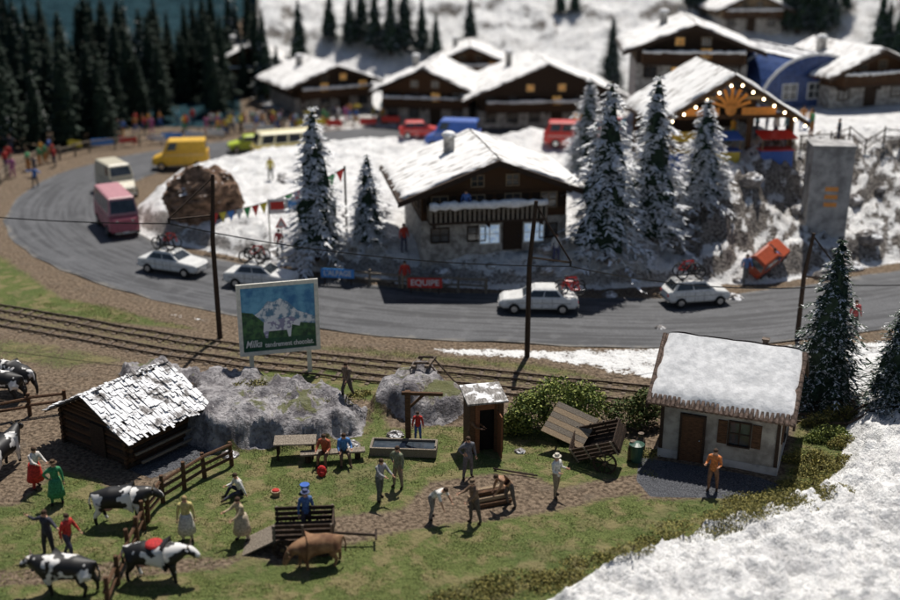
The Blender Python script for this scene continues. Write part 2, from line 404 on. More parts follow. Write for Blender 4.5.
# ---------------------------------------------------------------- ground sheet
NR,NC=640,600
Dd=24*(330/24.)**(np.linspace(0,1,NR)); uu=np.linspace(-.62,.62,NC)
YY,UU=np.meshgrid(Dd,uu,indexing='ij'); XX=UU*(YY+6)
X=XX.ravel(); Y=YY.ravel(); Z=height(X,Y)
me=bpy.data.meshes.new('ground'); 
idx=np.arange(NR*NC).reshape(NR,NC)
q=np.stack([idx[:-1,:-1],idx[:-1,1:],idx[1:,1:],idx[1:,:-1]],-1).reshape(-1,4)
me.vertices.add(len(X)); me.vertices.foreach_set('co',np.stack([X,Y,Z],1).ravel())
me.loops.add(q.size); me.loops.foreach_set('vertex_index',q.ravel())
me.polygons.add(len(q)); me.polygons.foreach_set('loop_start',np.arange(len(q))*4); me.polygons.foreach_set('loop_total',np.full(len(q),4))
me.polygons.foreach_set('use_smooth',np.ones(len(q),bool)); me.update(calc_edges=True)
def pm(pl,fe=.5): return smooth(-fe,fe,sdpoly(X,Y,pl))
def pmx(l,fe=.5): return pm(PX(l),fe)
ANG=X/Y
rockm=np.maximum(np.maximum(pm(ROCK1,.25),pm(ROCK2,.25)),pm(ROCK3,.25))
isl=pm(ISLAND,.6); rb=pm(RBANK,.6); fs=pm(FSNOW,.25)
far=smooth(118,126,Y)*smooth(-.19,-.15,ANG)
shoulder=pmx([(425,346),(560,349),(660,346),(760,344),(930,338),(940,372),(860,398),(800,402),(700,390),(620,374),(548,362),(440,356)],.8)*.60
rim=pmx([(100,300),(220,318),(250,326),(180,322)],.6)*.4
farstrip=smooth(105,110,Y)*smooth(-.28,-.1,ANG)*.5
snowm=np.max([isl,rb,fs,far,shoulder,rim,farstrip],0)
MEAD=[(-80,510),(20,505),(60,470),(150,500),(200,452),(300,448),(362,436),(378,400),(388,430),(500,425),(640,440),(660,470),(640,500),(700,500),(780,486),(800,420),(860,400),(860,520),(700,560),(540,640),(-80,640)]
PATH=[(235,556),(290,532),(330,515),(400,508),(430,480),(520,470),(560,486),(640,474),(652,490),(560,512),(470,524),(400,533),(330,550),(280,566)]
meadow=pmx(MEAD,.8)
path=pmx(PATH,.6)
dirt2=pmx([(-80,575),(40,566),(130,560),(200,556),(240,560),(230,570),(120,580),(-80,592)],.5)*.8
strip=pmx([(240,340),(400,352),(560,366),(640,388),(560,376),(440,362),(330,352)],1.2)*.75
top1=pmx([(215,372),(330,370),(385,385),(375,402),(350,396),(240,386)],.6)
lft=pmx([(-80,250),(0,255),(60,296),(200,330),(100,322),(-80,300)],1.0)*.9
lft2=pmx([(-80,322),(60,345),(150,360),(60,372),(-80,350)],1.0)*.55
trk=pmx([(-80,300),(120,322),(245,343),(440,364),(660,386),(660,406),(440,386),(245,366),(120,345),(-80,320)],.8)*.42
grassm=np.clip(np.max([meadow*(1-.85*path)*(1-dirt2),strip,top1,lft,lft2,trk],0),0,1)
gravel=pmx([(640,456),(760,478),(782,486),(740,499),(650,497),(636,480)],.35)
gravel=np.maximum(gravel,pmx([(120,468),(200,440),(240,440),(215,455),(150,480)],.4)*.7)
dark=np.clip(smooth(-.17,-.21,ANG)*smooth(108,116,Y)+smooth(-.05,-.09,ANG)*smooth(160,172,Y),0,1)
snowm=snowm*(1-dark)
a1=me.attributes.new('zone_a','FLOAT_COLOR','POINT'); a1.data.foreach_set('color',np.stack([snowm,grassm,rockm,np.ones_like(X)],1).ravel())
a2=me.attributes.new('zone_b','FLOAT_COLOR','POINT'); a2.data.foreach_set('color',np.stack([gravel,dark,np.maximum(np.maximum(rb,far),isl*.85)*(1-fs),np.ones_like(X)],1).ravel())
g=bpy.data.objects.new('ground',me); COL.objects.link(g); struct(g,'model landscape of meadow, rock, dirt and snow')
m,nt,b=base('ground_cover'); N=nt.nodes
ge=N.new('ShaderNodeNewGeometry'); pos=ge.outputs['Position']
def attr(n):
    a=N.new('ShaderNodeAttribute'); a.attribute_name=n; s=N.new('ShaderNodeSeparateColor'); nt.links.new(a.outputs['Color'],s.inputs[0]); return s.outputs
za,zb=attr('zone_a'),attr('zone_b')
n1=noise(nt,pos,1.1,7); n2=noise(nt,pos,6,5); n3=noise(nt,pos,22,4); n4=noise(nt,pos,.35,4)
dirt=mixc(nt,rng(nt,n2,.35,.65),(.10,.072,.05),(.29,.22,.155))
dirt=mixc(nt,math_(nt,'MULTIPLY',rng(nt,n1,.5,.7),.6),dirt,(.18,.145,.11))
gr=mixc(nt,rng(nt,n3,.35,.65),(.065,.085,.025),(.19,.225,.075))
gr=mixc(nt,math_(nt,'MULTIPLY',rng(nt,n1,.46,.60),.75),gr,(.27,.22,.115))
gr=mixc(nt,math_(nt,'MULTIPLY',rng(nt,n4,.5,.62),.35),gr,(.08,.12,.04))
sx=N.new('ShaderNodeSeparateXYZ'); nt.links.new(ge.outputs['Normal'],sx.inputs[0])
rk=mixc(nt,rng(nt,n1,.36,.62),(.15,.14,.15),(.46,.44,.445)); rk=mixc(nt,math_(nt,'MULTIPLY',rng(nt,n2,.50,.62),.6),rk,(.10,.09,.092)); rk=mixc(nt,math_(nt,'MULTIPLY',rng(nt,n4,.50,.62),.45),rk,(.24,.19,.13))
gtop=math_(nt,'MULTIPLY_ADD',sx.outputs[2],.6,n4)
rk=mixc(nt,math_(nt,'MULTIPLY',rng(nt,gtop,1.08,1.14),.8),rk,(.13,.14,.05))
gv=mixc(nt,rng(nt,n3,.4,.6),(.05,.052,.06),(.16,.165,.18))
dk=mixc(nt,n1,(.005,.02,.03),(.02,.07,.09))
sn=mixc(nt,rng(nt,n1,.40,.54),(.72,.715,.71),(.93,.925,.91)); sn=mixc(nt,math_(nt,'MULTIPLY',rng(nt,n2,.58,.66),.45),sn,(.52,.51,.50))
dirty=math_(nt,'MULTIPLY',rng(nt,math_(nt,'MULTIPLY_ADD',n4,.5,math_(nt,'MULTIPLY',n1,.5)),.50,.60),zb[2])
sn=mixc(nt,math_(nt,'MULTIPLY',dirty,.55),sn,(.42,.40,.38))
def msk(m,amp=.7,w=.06,nn=None):
    k=math_(nt,'MULTIPLY_ADD',math_(nt,'SUBTRACT',nn or n1,.5),amp,m)
    return rng(nt,k,.5-w,.5+w)
nn=math_(nt,'MULTIPLY_ADD',n2,.5,math_(nt,'MULTIPLY',n1,.5))
c=mixc(nt,msk(za[1],1.5,.18,nn),dirt,gr)
c=mixc(nt,msk(zb[0],.5,.08,nn),c,gv)
c=mixc(nt,msk(za[2],.8,.05,nn),c,rk)
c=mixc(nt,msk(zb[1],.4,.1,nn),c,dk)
steep=math_(nt,'MULTIPLY_ADD',nn,1.0,sx.outputs[2])
steepr=rng(nt,steep,1.20,1.31)
srock=math_(nt,'SUBTRACT',1.0,math_(nt,'MULTIPLY',math_(nt,'SUBTRACT',1.0,steepr),zb[2]),clamp=True)
rks=mixc(nt,rng(nt,n2,.36,.6),(.09,.075,.065),(.36,.325,.29))
smk=msk(za[0],1.3,.05,nn)
c=mixc(nt,smk,c,mixc(nt,srock,rks,sn))
nt.links.new(c,b.inputs['Base Color']); b.inputs['Roughness'].default_value=.95; b.inputs['Specular IOR Level'].default_value=.12
bh=math_(nt,'MULTIPLY_ADD',n3,.3,math_(nt,'ADD',n2,math_(nt,'MULTIPLY',n1,1.8)))
bp=N.new('ShaderNodeBump'); bp.inputs['Strength'].default_value=1.0; bp.inputs['Distance'].default_value=.18; nt.links.new(bh,bp.inputs['Height']); nt.links.new(bp.outputs[0],b.inputs['Normal'])
me.materials.append(m)
# ---------------------------------------------------------------- road
def ribbon(name,line,w,z,mat,nc=9):
    vs=[];fs=[];uv=[];L=0
    for i,p in enumerate(line):
        a=Vector(line[max(i-1,0)]); bb=Vector(line[min(i+1,len(line)-1)]); t=(bb-a).normalized(); nrm=Vector((-t.y,t.x))
        if i: L+=(Vector(p)-Vector(line[i-1])).length
        for k in range(nc):
            s=(k/(nc-1)-.5)*w
            if k in(0,nc-1): s+=R.uniform(-.25,.15)*(1 if s>0 else -1)
            q_=Vector(p)+nrm*s; vs.append((q_.x,q_.y,z)); uv.append((k/(nc-1),L))
    for i in range(len(line)-1):
        for k in range(nc-1): fs.append((i*nc+k,i*nc+k+1,(i+1)*nc+k+1,(i+1)*nc+k))
    me=bpy.data.meshes.new(name); me.from_pydata(vs,[],fs); ul=me.uv_layers.new(name='UVMap')
    for lp in me.loops: ul.data[lp.index].uv=uv[lp.vertex_index]
    me.materials.append(mat); o=bpy.data.objects.new(name,me); COL.objects.link(o); fixn(o); return o
m,nt,b=base('worn_asphalt'); N=nt.nodes
tc=N.new('ShaderNodeTexCoord'); su=N.new('ShaderNodeSeparateXYZ'); nt.links.new(tc.outputs['UV'],su.inputs[0])
ge=N.new('ShaderNodeNewGeometry'); n1=noise(nt,ge.outputs['Position'],.8,6); n2=noise(nt,ge.outputs['Position'],14,4)
mp=N.new('ShaderNodeMapping'); mp.inputs['Scale'].default_value=(9,.06,1); nt.links.new(tc.outputs['UV'],mp.inputs[0]); st=noise(nt,mp.outputs[0],2,6)
c=mixc(nt,rng(nt,n2,.35,.65),(.055,.057,.063),(.098,.10,.108)); c=mixc(nt,math_(nt,'MULTIPLY',rng(nt,st,.46,.58),.75),c,(.025,.026,.03)); c=mixc(nt,math_(nt,'MULTIPLY',rng(nt,n1,.5,.7),.4),c,(.14,.142,.15))
ed=math_(nt,'ABSOLUTE',math_(nt,'SUBTRACT',su.outputs[0],.5)); ed=math_(nt,'MULTIPLY_ADD',math_(nt,'SUBTRACT',n1,.5),.25,ed)
c=mixc(nt,rng(nt,ed,.46,.52),c,(.15,.14,.125))
nt.links.new(c,b.inputs['Base Color']); b.inputs['Roughness'].default_value=.75
struct(ribbon('road',ROAD,ROADW,.02,m),'grey worn asphalt road curving round the village')
# ---------------------------------------------------------------- railway
TR1=catmull(PX([(-220,272),(-80,296),(0,309),(120,330),(245,350),(440,371),(560,382),(660,392),(800,404),(1000,410)]),.75)
def offs(line,o):
    out=[]
    for i,p in enumerate(line):
        t=(Vector(line[min(i+1,len(line)-1)])-Vector(line[max(i-1,0)])).normalized(); out.append((p[0]-t.y*o,p[1]+t.x*o))
    return out
SLP=pmat('dusty_sleeper_wood',(.045,.032,.024),(.17,.13,.095),scale=7,bump=.5)
sl=MB(); sl.box((0,0,0),(.2,1.3,.12),SLP); slm=sl.mesh('sleeper')
for ti,o in enumerate((0,-1.75)):
    ln=offs(TR1,o); c=ln[len(ln)//2]; zc=hz(*c)
    r=thing('railway_track','narrow rusty railway track on wooden sleepers','railway track',(c[0],c[1],zc),group='parallel railway tracks')
    zs=height(np.array([q[0] for q in ln]),np.array([q[1] for q in ln]))-zc
    for s in(-.38,.38):
        l2=offs(ln,s); b=MB(); secs=[]
        for i,q_ in enumerate(l2):
            x,y=q_[0]-c[0],q_[1]-c[1]; t=Vector(l2[min(i+1,len(l2)-1)])-Vector(l2[max(i-1,0)]); t.normalize(); z=zs[i]+.04
            secs.append([(x-t.y*a,y+t.x*a,z+h2) for a,h2 in((-.028,0),(.028,0),(.028,.1),(-.028,.1))])
        b.loft(secs,METAL); b.make('rail',r)
    for i in range(0,len(ln),1):
        if abs(ln[i][0])>26: continue
        so=bpy.data.objects.new('sleeper',slm); COL.objects.link(so); so.parent=r
        t=Vector(ln[min(i+1,len(ln)-1)])-Vector(ln[max(i-1,0)])
        so.location=(ln[i][0]-c[0],ln[i][1]-c[1],zs[i]-.025+R.uniform(-.015,.01)); so.rotation_euler[2]=math.atan2(t.y,t.x)+R.uniform(-.05,.05)
# ---------------------------------------------------------------- vegetation
def fir_mesh(name,h,r,seed,mat,nw=24,m=7,wid=.055,dens=1.0,core=True,ex=.85):
    rr=random.Random(seed); vs=[];fs=[];mi=[]
    for k in range(nw):
        u=(k+rr.uniform(-.3,.3))/nw; u=max(0,u); z=h*(.06+.92*u); rd=r*(1-u)**ex*(.88 if k%3 else 1.15)*rr.uniform(.9,1.08)+.05
        nb=int((6+11*(1-u))*dens)
        for j in range(nb):
            a=rr.uniform(0,6.283); ln=rd*rr.uniform(.7,1.12); dr=rr.uniform(.2,.42)
            for q_ in range(m):
                t=.25+.75*(q_+.6+rr.uniform(-.3,.3))/m
                cx,cy=math.cos(a)*ln*t,math.sin(a)*ln*t; cz=z-dr*ln*t*t+rr.uniform(-.02,.02)*h*.3
                for sd in(-1,1):
                    a2=a+sd*rr.uniform(.2,.9); l=(.12+.15*rd)*rr.uniform(.7,1.2); w=wid*rr.uniform(.7,1.4)
                    ex_,ey=math.cos(a2)*l,math.sin(a2)*l; px_,py_=-math.sin(a2)*w,math.cos(a2)*w; ez=-rr.uniform(.0,.45)*l
                    o=len(vs); tw=rr.uniform(-.5,.5)*w
                    vs+=[(cx-px_,cy-py_,cz-tw),(cx+px_,cy+py_,cz+tw),(cx+ex_+px_*.3,cy+ey+py_*.3,cz+ez),(cx+ex_-px_*.3,cy+ey-py_*.3,cz+ez)]
                    fs.append((o,o+1,o+2,o+3)); mi.append(0)
    if core:  # added dark inner cone, stops light passing through the crown
        n=9; o=len(vs); lv=10
        for j in range(lv+1):
            u=j/lv
            for i in range(n):
                a=6.283*i/n; q_=r*.62*(1-u)**.9*rr.uniform(.6,1.2)+.02; vs.append((math.cos(a)*q_,math.sin(a)*q_,h*(.07+.9*u)))
        for j in range(lv):
            for i in range(n): fs.append((o+j*n+i,o+j*n+(i+1)%n,o+(j+1)*n+(i+1)%n,o+(j+1)*n+i)); mi.append(1)
    me=bpy.data.meshes.new(name); me.from_pydata(vs,[],fs); me.materials.append(mat); me.materials.append(FIRN); me.polygons.foreach_set('material_index',mi); return me
FIRN=pmat('fir_needles',(.005,.014,.009),(.02,.042,.022),scale=6,bump=0,rough=.8)
FIRS=pmat('snowy_fir_needles',(.012,.03,.015),(.045,.08,.04),scale=6,bump=0,rough=.8,snow=.69,sscale=5)
FIRL=pmat('lightly_snowy_fir_needles',(.010,.028,.016),(.04,.07,.037),scale=6,bump=0,rough=.8,snow=.84,sscale=5)
BARK=pmat('fir_bark',(.03,.02,.015),(.09,.06,.045),scale=8,stretch=(4,4,1))
tb=MB(); tb.tube([(0,0,-.3),(0,0,2.5),(0.03,0,6.8)],[.17,.12,.02],BARK,8); TRUNK=tb.mesh('trunk',True)
FM={'s':[fir_mesh('crown',7,1.9,i,FIRS,31,5,.058,1.15,ex=.72) for i in(1,2,3)],'l':[fir_mesh('crown',7,2.0,i,FIRL,36,6,.048,1.25,ex=.76) for i in(4,5)],'d':[fir_mesh('crown',7,1.35,i,FIRN,18,3,.09,.8) for i in(6,7,8)],
    'm':[fir_mesh('crown',7,1.35,i,FIRL,18,3,.09,.8) for i in(9,10)]}
def fir(P,hm,kind,label,group,wr=1.0):
    r=thing('fir_tree',label,'tree',P,R.uniform(0,360),group); s=hm/7; r.scale=(s*wr,s*wr,s)
    for n,mm in(('trunk',TRUNK),('crown',R.choice(FM[kind]))):
        o=bpy.data.objects.new(n,mm); COL.objects.link(o); o.parent=r
    return r
for x,y,top,k,w,lb in [(318,256,112,'s',.95,'tall snow-dusted fir beside the bunting'),(369,246,157,'s',1.05,'small snow-dusted fir by the chalet'),
    (586,190,84,'s',1.0,'snow-dusted fir beside the chalet'),(604,257,90,'s',.95,'tall heavily snow-dusted fir beside the chalet'),(649,244,83,'s',.95,'tall slim snow-dusted fir on the snowy bank'),
    (701,202,104,'s',1.15,'snow-dusted fir on the snowy bank'),(610,96,22,'l',.8,'tall dark fir behind the chalets'),
    (822,402,239,'l',.85,'tall dark fir dusted with snow behind the station'),(896,400,286,'l',1.0,'dark fir by the snowy bank'),(575,178,128,'s',.9,'snow-dusted fir beside the chalet')]:
    P=G(x,y); fir(P,(y-top)/(sat(P)*.93),k,lb,'snow-dusted fir trees',w)
cnt=0
while cnt<150:
    x=R.uniform(-60,268); y=R.uniform(66,152)
    if y>150-.0006*(x)**2+(-8 if x>120 else 0) and x>60: continue
    if x>190 and y>118: continue
    P=G(x,y); fir(P,R.uniform(6.5,11),'d' if R.random()<.9 else 'm','dark green fir in the dense wood','firs of the dense wood',R.uniform(.85,1.2)); cnt+=1
for x,y,h in [(375,48,8),(391,55,9),(405,50,9),(422,52,7),(436,60,6),(300,62,8),(278,95,6),(268,98,6.5),(350,45,7),(470,40,6),(785,30,8),(797,33,9),(808,30,8),(820,34,9),(830,30,8),(885,55,6),(897,58,7),(845,12,6),(690,8,6),(700,10,6),(330,40,7),(560,14,5),(575,12,5),(362,40,8),(815,26,8),(790,22,8),(878,50,7)]:
    fir(G(x,y),h,'m','dark fir on the far slope','firs on the far slope',1.3)
def leafcloud(name,blobs,n,size,mats,seed):
    rr=random.Random(seed); mb=MB()
    for i in range(n):
        c,rd=blobs[rr.randrange(len(blobs))]
        d=Vector((rr.gauss(0,1),rr.gauss(0,1),rr.gauss(0,1))).normalized(); k=rr.uniform(.55,1.05)
        p=Vector(c)+Vector((d.x*rd[0],d.y*rd[1],abs(d.z)*rd[2] if rr.random()<.8 else d.z*rd[2]))*k
        a=Vector((rr.gauss(0,1),rr.gauss(0,1),rr.gauss(0,.6))).normalized()*size*rr.uniform(.6,1.4); bb=a.cross(Vector((rr.gauss(0,1),rr.gauss(0,1),rr.gauss(0,1)))).normalized()*size*.6
        mb.add([p-a,p-bb,p+a,p+bb],[(0,1,2,3)],mats[rr.randrange(len(mats))])
    return mb
LV=[pmat('leaf_green',(.09,.13,.025),(.21,.26,.07),scale=8,bump=0),pmat('leaf_dark',(.035,.06,.014),(.09,.13,.035),scale=8,bump=0),pmat('leaf_light',(.19,.23,.045),(.34,.36,.10),scale=8,bump=0)]
MO=[pmat('moss_olive',(.17,.15,.04),(.38,.33,.10),scale=8,bump=0),pmat('moss_dark',(.07,.072,.024),(.17,.16,.05),scale=8,bump=0)]
def bush(x,y,blobs,n,size,mats,seed,label,cat='bush'):
    P=G(x,y); o=thing('shrub',label,cat,P,0); leafcloud('crown',blobs,n,size,mats,seed).make('crown',o)
    b=MB(); b.tube([(0,0,-.1),(.1,.05,blobs[0][1][2]*.8)],[.05,.015],BARK,5)
    b.make('stem',o)
bush(560,432,[((-1.3,0,.6),(1.0,.9,1.2)),((-.2,.3,.9),(1.3,1,1.5)),((1,.4,.8),(1.1,.9,1.3)),((.5,-.4,.5),(1.0,.7,.8)),((-1.9,-.2,.3),(.7,.5,.7))],11000,.075,LV+[LV[2]],1,'dense green leafy bush behind the wooden cart')
bush(628,428,[((0,0,.4),(1.1,.8,1.0)),((.8,.3,.5),(.8,.7,1.2))],3500,.07,[LV[1],MO[1]],2,'dark shrub beside the station house')
for i,(x,y,w,h,n) in enumerate([(770,508,1.7,.3,2600),(812,486,1.3,.4,2400),(828,440,.9,.7,2200),(700,528,1.5,.22,1600),(520,585,1.4,.35,2400),(560,578,.8,.3,900),(470,598,1.2,.3,1500),(806,460,.9,.5,1600),(590,562,.9,.2,800),(650,455,.5,.3,400),(345,400,.8,.25,500),(250,385,.7,.25,500),(735,515,1.0,.25,1000),(835,464,.9,.45,1700),(660,540,.8,.18,700),(632,550,.7,.18,600),(790,500,1.2,.3,1800),(838,418,.8,.7,1500),(750,500,.9,.22,900),(360,395,.5,.3,400),(820,472,1.0,.4,1500),(845,445,.7,.5,1200),(815,425,.6,.6,900),(830,492,.8,.3,1000)]):
    bush(x,y,[((0,0,0),(w,w*.6,h)),((w*.6,.1,0),(w*.6,w*.5,h*.7)),((-w*.6,-.1,0),(w*.6,w*.4,h*.6))],n,.045,MO if i!=2 else LV,20+i,'low olive moss tuft at the meadow edge')
# grass blades over the meadow
rs_=np.random.RandomState(4)
K=340000; gx=rs_.uniform(-24,20,K); gy=rs_.uniform(28,66,K)
def inp(l): return sdpoly(gx,gy,PX(l))
ms=np.max([inp(MEAD),inp([(240,340),(400,352),(560,366),(640,388),(560,376),(440,362),(330,352)]),inp([(-80,250),(0,255),(60,296),(200,330),(100,322),(-80,300)])],0)
pt=inp(PATH)
nz=fbm(gx*1.2,gy*1.2,77)
keep=(ms+1.5*(nz-.5)>.1)&(pt+1.2*(nz-.5)<-.1)&(sdpoly(gx,gy,FSNOW)<-.05)&(sdpoly(gx,gy,ROCK1)<0)&(sdpoly(gx,gy,ROCK2)<0)&(nz+.25*(vn(gx*5,gy*5,78)-.5)>.47)&(distline(gx,gy,ROAD)>ROADW/2+.2)
gx=gx[keep][:90000]; gy=gy[keep][:90000]; gz=height(gx,gy); n=len(gx)
an=rs_.uniform(0,6.28,n); hh=rs_.uniform(.02,.075,n); w=.02; lx=rs_.normal(0,.045,n); ly=rs_.normal(0,.045,n)
v=np.stack([np.stack([gx-np.cos(an)*w,gy-np.sin(an)*w,gz-.01],1),np.stack([gx+np.cos(an)*w,gy+np.sin(an)*w,gz-.01],1),np.stack([gx+lx,gy+ly,gz+hh],1)],1).reshape(-1,3)
me=bpy.data.meshes.new('grass'); me.vertices.add(3*n); me.vertices.foreach_set('co',v.ravel()); me.loops.add(3*n); me.loops.foreach_set('vertex_index',np.arange(3*n)); me.polygons.add(n); me.polygons.foreach_set('loop_start',np.arange(n)*3); me.polygons.foreach_set('loop_total',np.full(n,3)); me.update(calc_edges=True)
me.materials.append(pmat('grass_blades',(.09,.125,.03),(.29,.28,.10),scale=1.6,bump=0,con=(.38,.62)))
go=bpy.data.objects.new('grass',me); COL.objects.link(go); go['kind']='stuff'; go['label']='short static meadow grass'
# ---------------------------------------------------------------- rocks as things
def boulder(P,r,seed,mat,label,name='boulder',res=(26,16)):
    mb=MB(); mb.sphere((0,0,0),1,mat,*res); A=np.array(mb.v)
    k=.55+.85*ridge(A[:,0]*1.5+seed+A[:,2]*.9,A[:,1]*1.5-A[:,2]*1.3+seed,seed,5)
    mb.v=[tuple(q_) for q_ in A*k[:,None]*np.array(r)]; o=mb.make(name,None,P); tag(o,label,'rock'); return o
BROCK=pmat('brown_rock',(.06,.035,.022),(.32,.2,.13),scale=1.8,bump=1,snow=.84,sscale=1.3,stretch=(1,1,1.6))
GROCK=pmat('grey_rock',(.14,.125,.115),(.38,.35,.33),scale=1.6,bump=1,snow=.76,sscale=1.4)
P=G(205,209); boulder((P.x,P.y,P.z+.6),(2.2,1.5,2.1),5,BROCK,'large jagged brown rock in the snow beside the road',res=(46,34))
for i,(x,y,s) in enumerate([(160,392,.35),(395,436,.25),(520,452,.16),(660,330,.25),(733,300,.4),(610,296,.3),(230,456,.25),(350,447,.3),(180,225,.5),(855,330,.4)]):
    P=G(x,y); boulder(P,(s*1.3,s,s*.8),10+i,GROCK,'small grey rock on the ground')
for i in range(14):
    x=R.uniform(715,905); y=R.uniform(175,285)
    P=G(x,y); s=R.uniform(.2,.55); o=boulder(P,(s*1.5,s,s*.9),60+i,GROCK,'rough grey rock on the snowy bank',res=(22,14)); o['group']='rocks on the snowy bank'
for i in range(30):
    x=R.uniform(140,640); y=R.uniform(175,285)
    P0_=P0(x,y)
    if distline(np.array([P0_[0]]),np.array([P0_[1]]),ROAD)[0]<ROADW/2+1: continue
    P=G(x,y); s=R.uniform(.12,.5); o=boulder(P,(s*1.4,s,s*.7),160+i,GROCK,'small rough rock poking from the snow',res=(16,10)); o['group']='rocks in the snow'
# ---------------------------------------------------------------- building helpers
def facem(face,L,W,u,z):
    if face=='front': return Matrix.Translation((u,-W/2,z))
    if face=='back': return Matrix.Translation((-u,W/2,z))@Matrix.Rotation(math.pi,4,'Z')
    if face=='right': return Matrix.Translation((L/2,u,z))@Matrix.Rotation(math.pi/2,4,'Z')
    return Matrix.Translation((-L/2,-u,z))@Matrix.Rotation(-math.pi/2,4,'Z')
def window(r,face,L,W,u,z,w,h,glass=GLASS,frame=WOODD,shut=None,name='window'):
    M=facem(face,L,W,u,z)
    b=MB(); b.box((0,-.012,0),(w,.02,h),glass,M); o=b.make(name,r)
    b=MB(); t=.07
    for c,s in (((0,-.03,h/2+t/2),(w+2*t,.08,t)),((0,-.05,-h/2-t/2),(w+2*t,.14,t)),((-w/2-t/2,-.03,0),(t,.08,h)),((w/2+t/2,-.03,0),(t,.08,h)),((0,-.028,0),(.06,.03,h)),((-w/4-.015,-.026,0),(w/2-.03,.03,.05)),((w/4+.015,-.026,0),(w/2-.03,.03,.05))): b.box(c,s,frame,M)
    b.make('frame',o)
    if shut:
        for s in(-1,1):
            b=MB(); b.box((s*(w*.75+t+.03),-.035,0),(w*.48,.05,h+.05),shut,M)
            for k in(-1,1): b.box((s*(w*.75+t+.03),-.064,k*h*.3),(w*.44,.016,.07),shut,M)
            b.make('shutter',r)
def door(r,face,L,W,u,w,h,mat=WOOD):
    M=facem(face,L,W,u,h/2); b=MB()
    n=5
    for k in range(n): b.box(((k-(n-1)/2)*w/n,-.03,0),(w/n-.002,.05,h),mat,M)
    d=b.make('door',r); b=MB(); t=.09
    for c,s in (((0,-.04,h/2+t/2),(w+2*t,.1,t)),((-w/2-t/2,-.04,0),(t,.1,h)),((w/2+t/2,-.04,0),(t,.1,h))): b.box(c,s,WOODD,M)
    b.make('frame',d); b=MB(); b.sphere((w*.36,-.08,0),.035,CHROME,6,4,M); b.make('handle',d)
def snowslab(mb,p00,p10,p11,p01,th,nx,ny,seed,jag=.12,mat=None):
    p00,p10,p11,p01=map(Vector,(p00,p10,p11,p01)); nrm=(p10-p00).cross(p01-p00).normalized()
    if nrm.z<0: nrm=-nrm
    vs=[]; rr=random.Random(seed)
    ed=(p10-p00).normalized(); eu=(p01-p00).normalized()
    for j in range(ny+1):
        for i in range(nx+1):
            u,v=i/nx,j/ny; p=(p00*(1-u)+p10*u)*(1-v)+(p01*(1-u)+p11*u)*v
            bd=i in(0,nx) or j==0
            t=th*(.35+1.2*float(fbm(np.array([p.x*1.5+seed]),np.array([p.y*1.5+p.z]),seed)[0]))
            if bd:
                t=.004
                if i==0: p=p+ed*rr.uniform(0,jag)
                if i==nx: p=p-ed*rr.uniform(0,jag)
                if j==0: p=p+eu*rr.uniform(-jag*.2,jag)
            elif i in(1,nx-1) or j==1: t*=.8
            vs.append(p+nrm*t)
    fs=[(j*(nx+1)+i,j*(nx+1)+i+1,(j+1)*(nx+1)+i+1,(j+1)*(nx+1)+i) for j in range(ny) for i in range(nx)]
    mb.add(vs,fs,mat or SNOW)
def walls(r,L,W,hw,pitch,mat,base_h=0,basemat=None,name='wall'):
    rise=W/2*math.tan(rad(pitch)); b=MB(); lo=base_h if base_h else -.5
    b.prism([(-L/2,-W/2,lo),(-L/2,W/2,lo),(-L/2,W/2,hw),(-L/2,0,hw+rise),(-L/2,-W/2,hw)],(L,0,0),mat)
    o=b.make(name,r); fixn(o)
    if base_h:
        b=MB(); b.box((0,0,base_h/2-.9),(L+.06,W+.06,base_h+1.8),basemat); b.make('base',r)
    return rise
def roof(r,L,W,hw,pitch,oe,og,mat,snow=.2,th=.14,seed=1,jag=.15,smat=None):
    tp=math.tan(rad(pitch)); hwt=W/2+oe; zr=hw+W/2*tp+.01; ze=zr-hwt*tp; X_=L/2+og
    b=MB()
    b.prism([(-X_,-hwt,ze),(-X_,0,zr),(-X_,hwt,ze),(-X_,hwt,ze+th),(-X_,0,zr+th),(-X_,-hwt,ze+th)],(2*X_,0,0),mat)
    o=b.make('roof',r); fixn(o)
    if snow:
        b=MB(); nx=max(8,int(2*X_/.28)); ny=max(6,int(hwt/.3))
        for s in(-1,1): snowslab(b,(-X_+.05,s*(hwt-.05),ze+th+.05*tp),(X_-.05,s*(hwt-.05),ze+th+.05*tp),(X_-.05,0,zr+th),(-X_+.05,0,zr+th),snow,nx,ny,seed,jag,smat)
        b.make('roof_snow',o,smooth=True)
    for xx in(-X_+.06,X_-.06):
        b=MB(); b.prism([(xx-.05,-hwt-.02,ze-.17),(xx-.05,0,zr-.17),(xx-.05,hwt+.02,ze-.17),(xx-.05,hwt+.02,ze-.01),(xx-.05,0,zr-.01),(xx-.05,-hwt-.02,ze-.01)],(.1,0,0),WOODD)
        fixn(b.make('bargeboard',r))
    return o,ze,zr
